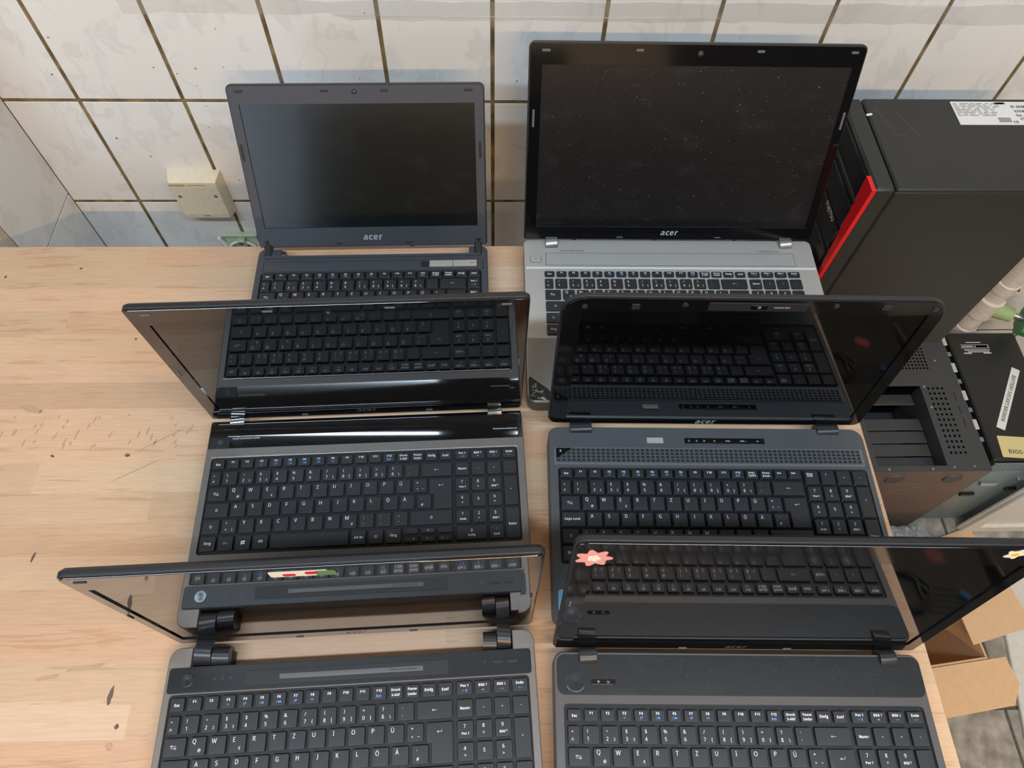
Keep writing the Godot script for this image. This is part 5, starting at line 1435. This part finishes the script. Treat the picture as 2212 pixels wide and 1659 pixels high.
	var bc := part(dc, "blue_plug", mesh(box(Vector3(0.022, 0.012, 0.014), Vector3.ZERO, 0.002)), M.plug_blue, Vector3(0.11, 0.176, -0.06), Vector3(0, 0.7, 0))
	bc.set_meta("label", "blue cable plug")
	var coil := []
	for k in 70:
		var a := k * 0.33
		coil.append(Vector3(cos(a) * (0.05 + 0.012 * sin(k * 0.9)), 0.1745 + 0.00012 * k, sin(a) * (0.045 + 0.01 * sin(k * 1.3))))
	part(dc, "cable", mesh(tube(coil, 0.0035, 7)), M.bezel_black, Vector3(-0.02, 0, -0.06))
	var mo := thing("discarded_monitor", "black flat monitor lying face down on the floor beside the discarded case", "monitor", Vector3(1.33, FLOOR_Y, 0.52), -0.1)
	part(mo, "frame", mesh(slab(0.46, 0.32, 0.0, 0.02, 0.006, 0.003)), M.bezel_black)
	part(mo, "back_shell", mesh(slab(0.36, 0.22, 0.02, 0.055, 0.02, 0.012)), M.case_black)
	# pale board lying along the right
	var pb := thing("pale_board", "pale grey flat board lying on the floor right of the cardboard box", "board", Vector3(1.275, FLOOR_Y, -0.10), -0.16)
	part(pb, "board", mesh(box(Vector3(0.40, 0.010, 0.66), Vector3(0, 0.005, 0), 0.002)), M.white_case)

func build_behind() -> void:
	# dark cupboards along the opposite wall, which the screens mirror
	for q in [[-0.30, 1.40, 1.55, "tall dark steel cupboard with two doors against the wall opposite"], [1.72, 1.30, 1.75, "wide dark steel cupboard beside the bare strip of opposite wall"]]:
		var c := thing("steel_cupboard", q[3], "cupboard", Vector3(q[0], FLOOR_Y, 2.96))
		part(c, "body", mesh(box(Vector3(q[1], q[2], 0.44), Vector3(0, q[2] / 2, 0), 0.004)), M.cupboard_dark)
		for s in [-1, 1]:
			var dr := part(c, "door", mesh(box(Vector3(q[1] / 2 - 0.012, q[2] - 0.08, 0.018), Vector3.ZERO, 0.003)), M.cupboard_dark, Vector3(s * q[1] / 4, q[2] / 2 + 0.02, -0.226))
			part(dr, "handle", mesh(box(Vector3(0.014, 0.12, 0.02), Vector3.ZERO, 0.003)), M.screw, Vector3(-s * (q[1] / 4 - 0.04), 0.0, -0.016))

# ---------------------------------------------------------------- lamps
func ceiling_lamp(at: Vector3, length: float, color: Color, energy: float, label: String) -> void:
	var l := thing("ceiling_lamp", label, "lamp", at)
	part(l, "housing", mesh(box(Vector3(length + 0.06, 0.05, 0.11), Vector3(0, 0.045, 0), 0.006)), M.frame_white)
	var g := StandardMaterial3D.new()
	g.resource_name = "tube_glow"
	g.albedo_color = Color(0.9, 0.9, 0.88)
	g.emission_enabled = true
	g.emission = color
	g.emission_energy_multiplier = 2.0
	part(l, "tube", mesh(tube([Vector3(-length / 2, 0.005, 0), Vector3(length / 2, 0.005, 0)], 0.015, 14)), g)
	var a := AreaLight3D.new()
	a.name = "tube_light"
	a.area_size = Vector2(length, 0.08)
	a.light_color = color
	a.light_energy = energy
	a.light_size = 0.08
	a.shadow_enabled = true
	a.set("area_range", 12.0)
	a.rotation.x = -PI / 2
	a.position = Vector3(0, -0.016, 0)
	l.add_child(a)

func _ready() -> void:
	# camera
	var cam := Camera3D.new()
	cam.name = "camera"
	cam.keep_aspect = Camera3D.KEEP_HEIGHT
	cam.fov = rad_to_deg(2.0 * atan(829.5 / 1539.56))
	cam.near = 0.02
	cam.far = 50.0
	add_child(cam)
	var pitch := 1.0524
	var yaw := 0.0588
	var roll := 0.0435
	var fwd := Vector3(sin(yaw) * cos(pitch), -sin(pitch), -cos(yaw) * cos(pitch))
	var right := Vector3(cos(yaw), 0, sin(yaw))
	var upv := right.cross(fwd)
	var r2 := right * cos(roll) + upv * sin(roll)
	var u2 := upv * cos(roll) - right * sin(roll)
	cam.transform = Transform3D(Basis(r2, u2, -fwd), Vector3(0, 0.8098, 0))
	cam.current = true
	# surroundings
	var env := Environment.new()
	env.background_mode = Environment.BG_SKY
	var sky := Sky.new()
	var sm := ProceduralSkyMaterial.new()
	sm.sky_top_color = Color(0.55, 0.66, 0.82)
	sm.sky_horizon_color = Color(0.78, 0.82, 0.88)
	sm.ground_bottom_color = Color(0.35, 0.34, 0.32)
	sm.ground_horizon_color = Color(0.6, 0.6, 0.6)
	sky.sky_material = sm
	env.sky = sky
	env.ambient_light_source = Environment.AMBIENT_SOURCE_DISABLED
	env.tonemap_mode = Environment.TONE_MAPPER_LINEAR
	env.tonemap_exposure = 1.08
	env.sdfgi_enabled = true
	env.ssao_enabled = true
	env.ssil_enabled = true
	var we := WorldEnvironment.new()
	we.name = "surroundings"
	we.environment = env
	add_child(we)
	# cool daylight from the window opposite
	var day := AreaLight3D.new()
	day.name = "window_daylight"
	day.area_size = Vector2(1.44, 1.44)
	day.light_color = Color(0.80, 0.90, 1.0)
	day.light_energy = 2.0
	day.shadow_enabled = true
	day.set("area_range", 12.0)
	day.position = Vector3(-2.00, 0.69, 3.19)
	add_child(day)

	rng.seed = 11
	var f1 := SystemFont.new()
	f1.font_names = PackedStringArray(["Droid Sans"])
	font = f1
	var f2 := SystemFont.new()
	f2.font_names = PackedStringArray(["Droid Sans"])
	f2.font_weight = 700
	font_bold = f2
	make_materials()
	mat("sticker_pink", srgb(228, 158, 148), 0.5)
	mat("sticker_cream", srgb(232, 226, 206), 0.5)
	mat("sticker_yellow", srgb(226, 190, 60), 0.5)
	mat("sticker_leaf", srgb(96, 130, 84), 0.5)
	mat("sticker_blue", srgb(120, 176, 214), 0.4)
	mat("knob_metal", srgb(84, 86, 90), 0.25, 0.8)
	var glow := mat("window_glow", srgb(220, 230, 240), 0.6)
	glow.emission_enabled = true
	glow.emission = Color(0.80, 0.90, 1.0)
	glow.emission_energy_multiplier = 0.55
	ceiling_lamp(Vector3(0.40, 1.76, 1.70), 1.2, Color(1.0, 0.82, 0.60), 5.4, "long warm fluorescent lamp on the ceiling behind the photographer")
	ceiling_lamp(Vector3(-0.75, 1.76, 0.42), 1.2, Color(0.85, 0.93, 1.0), 2.2, "cool fluorescent lamp on the ceiling, the one nearer the window")
	ceiling_lamp(Vector3(0.75, 1.76, 0.42), 1.2, Color(0.85, 0.93, 1.0), 2.2, "cool fluorescent lamp on the ceiling, the one farther from the window")
	build_wall()
	build_table()
	laptop_small()
	laptop_silver()
	laptop_chrome()
	laptop_slate()
	laptop_scratched()
	laptop_flower()
	build_tower()
	build_wall_fittings()
	build_junk()
	build_behind()
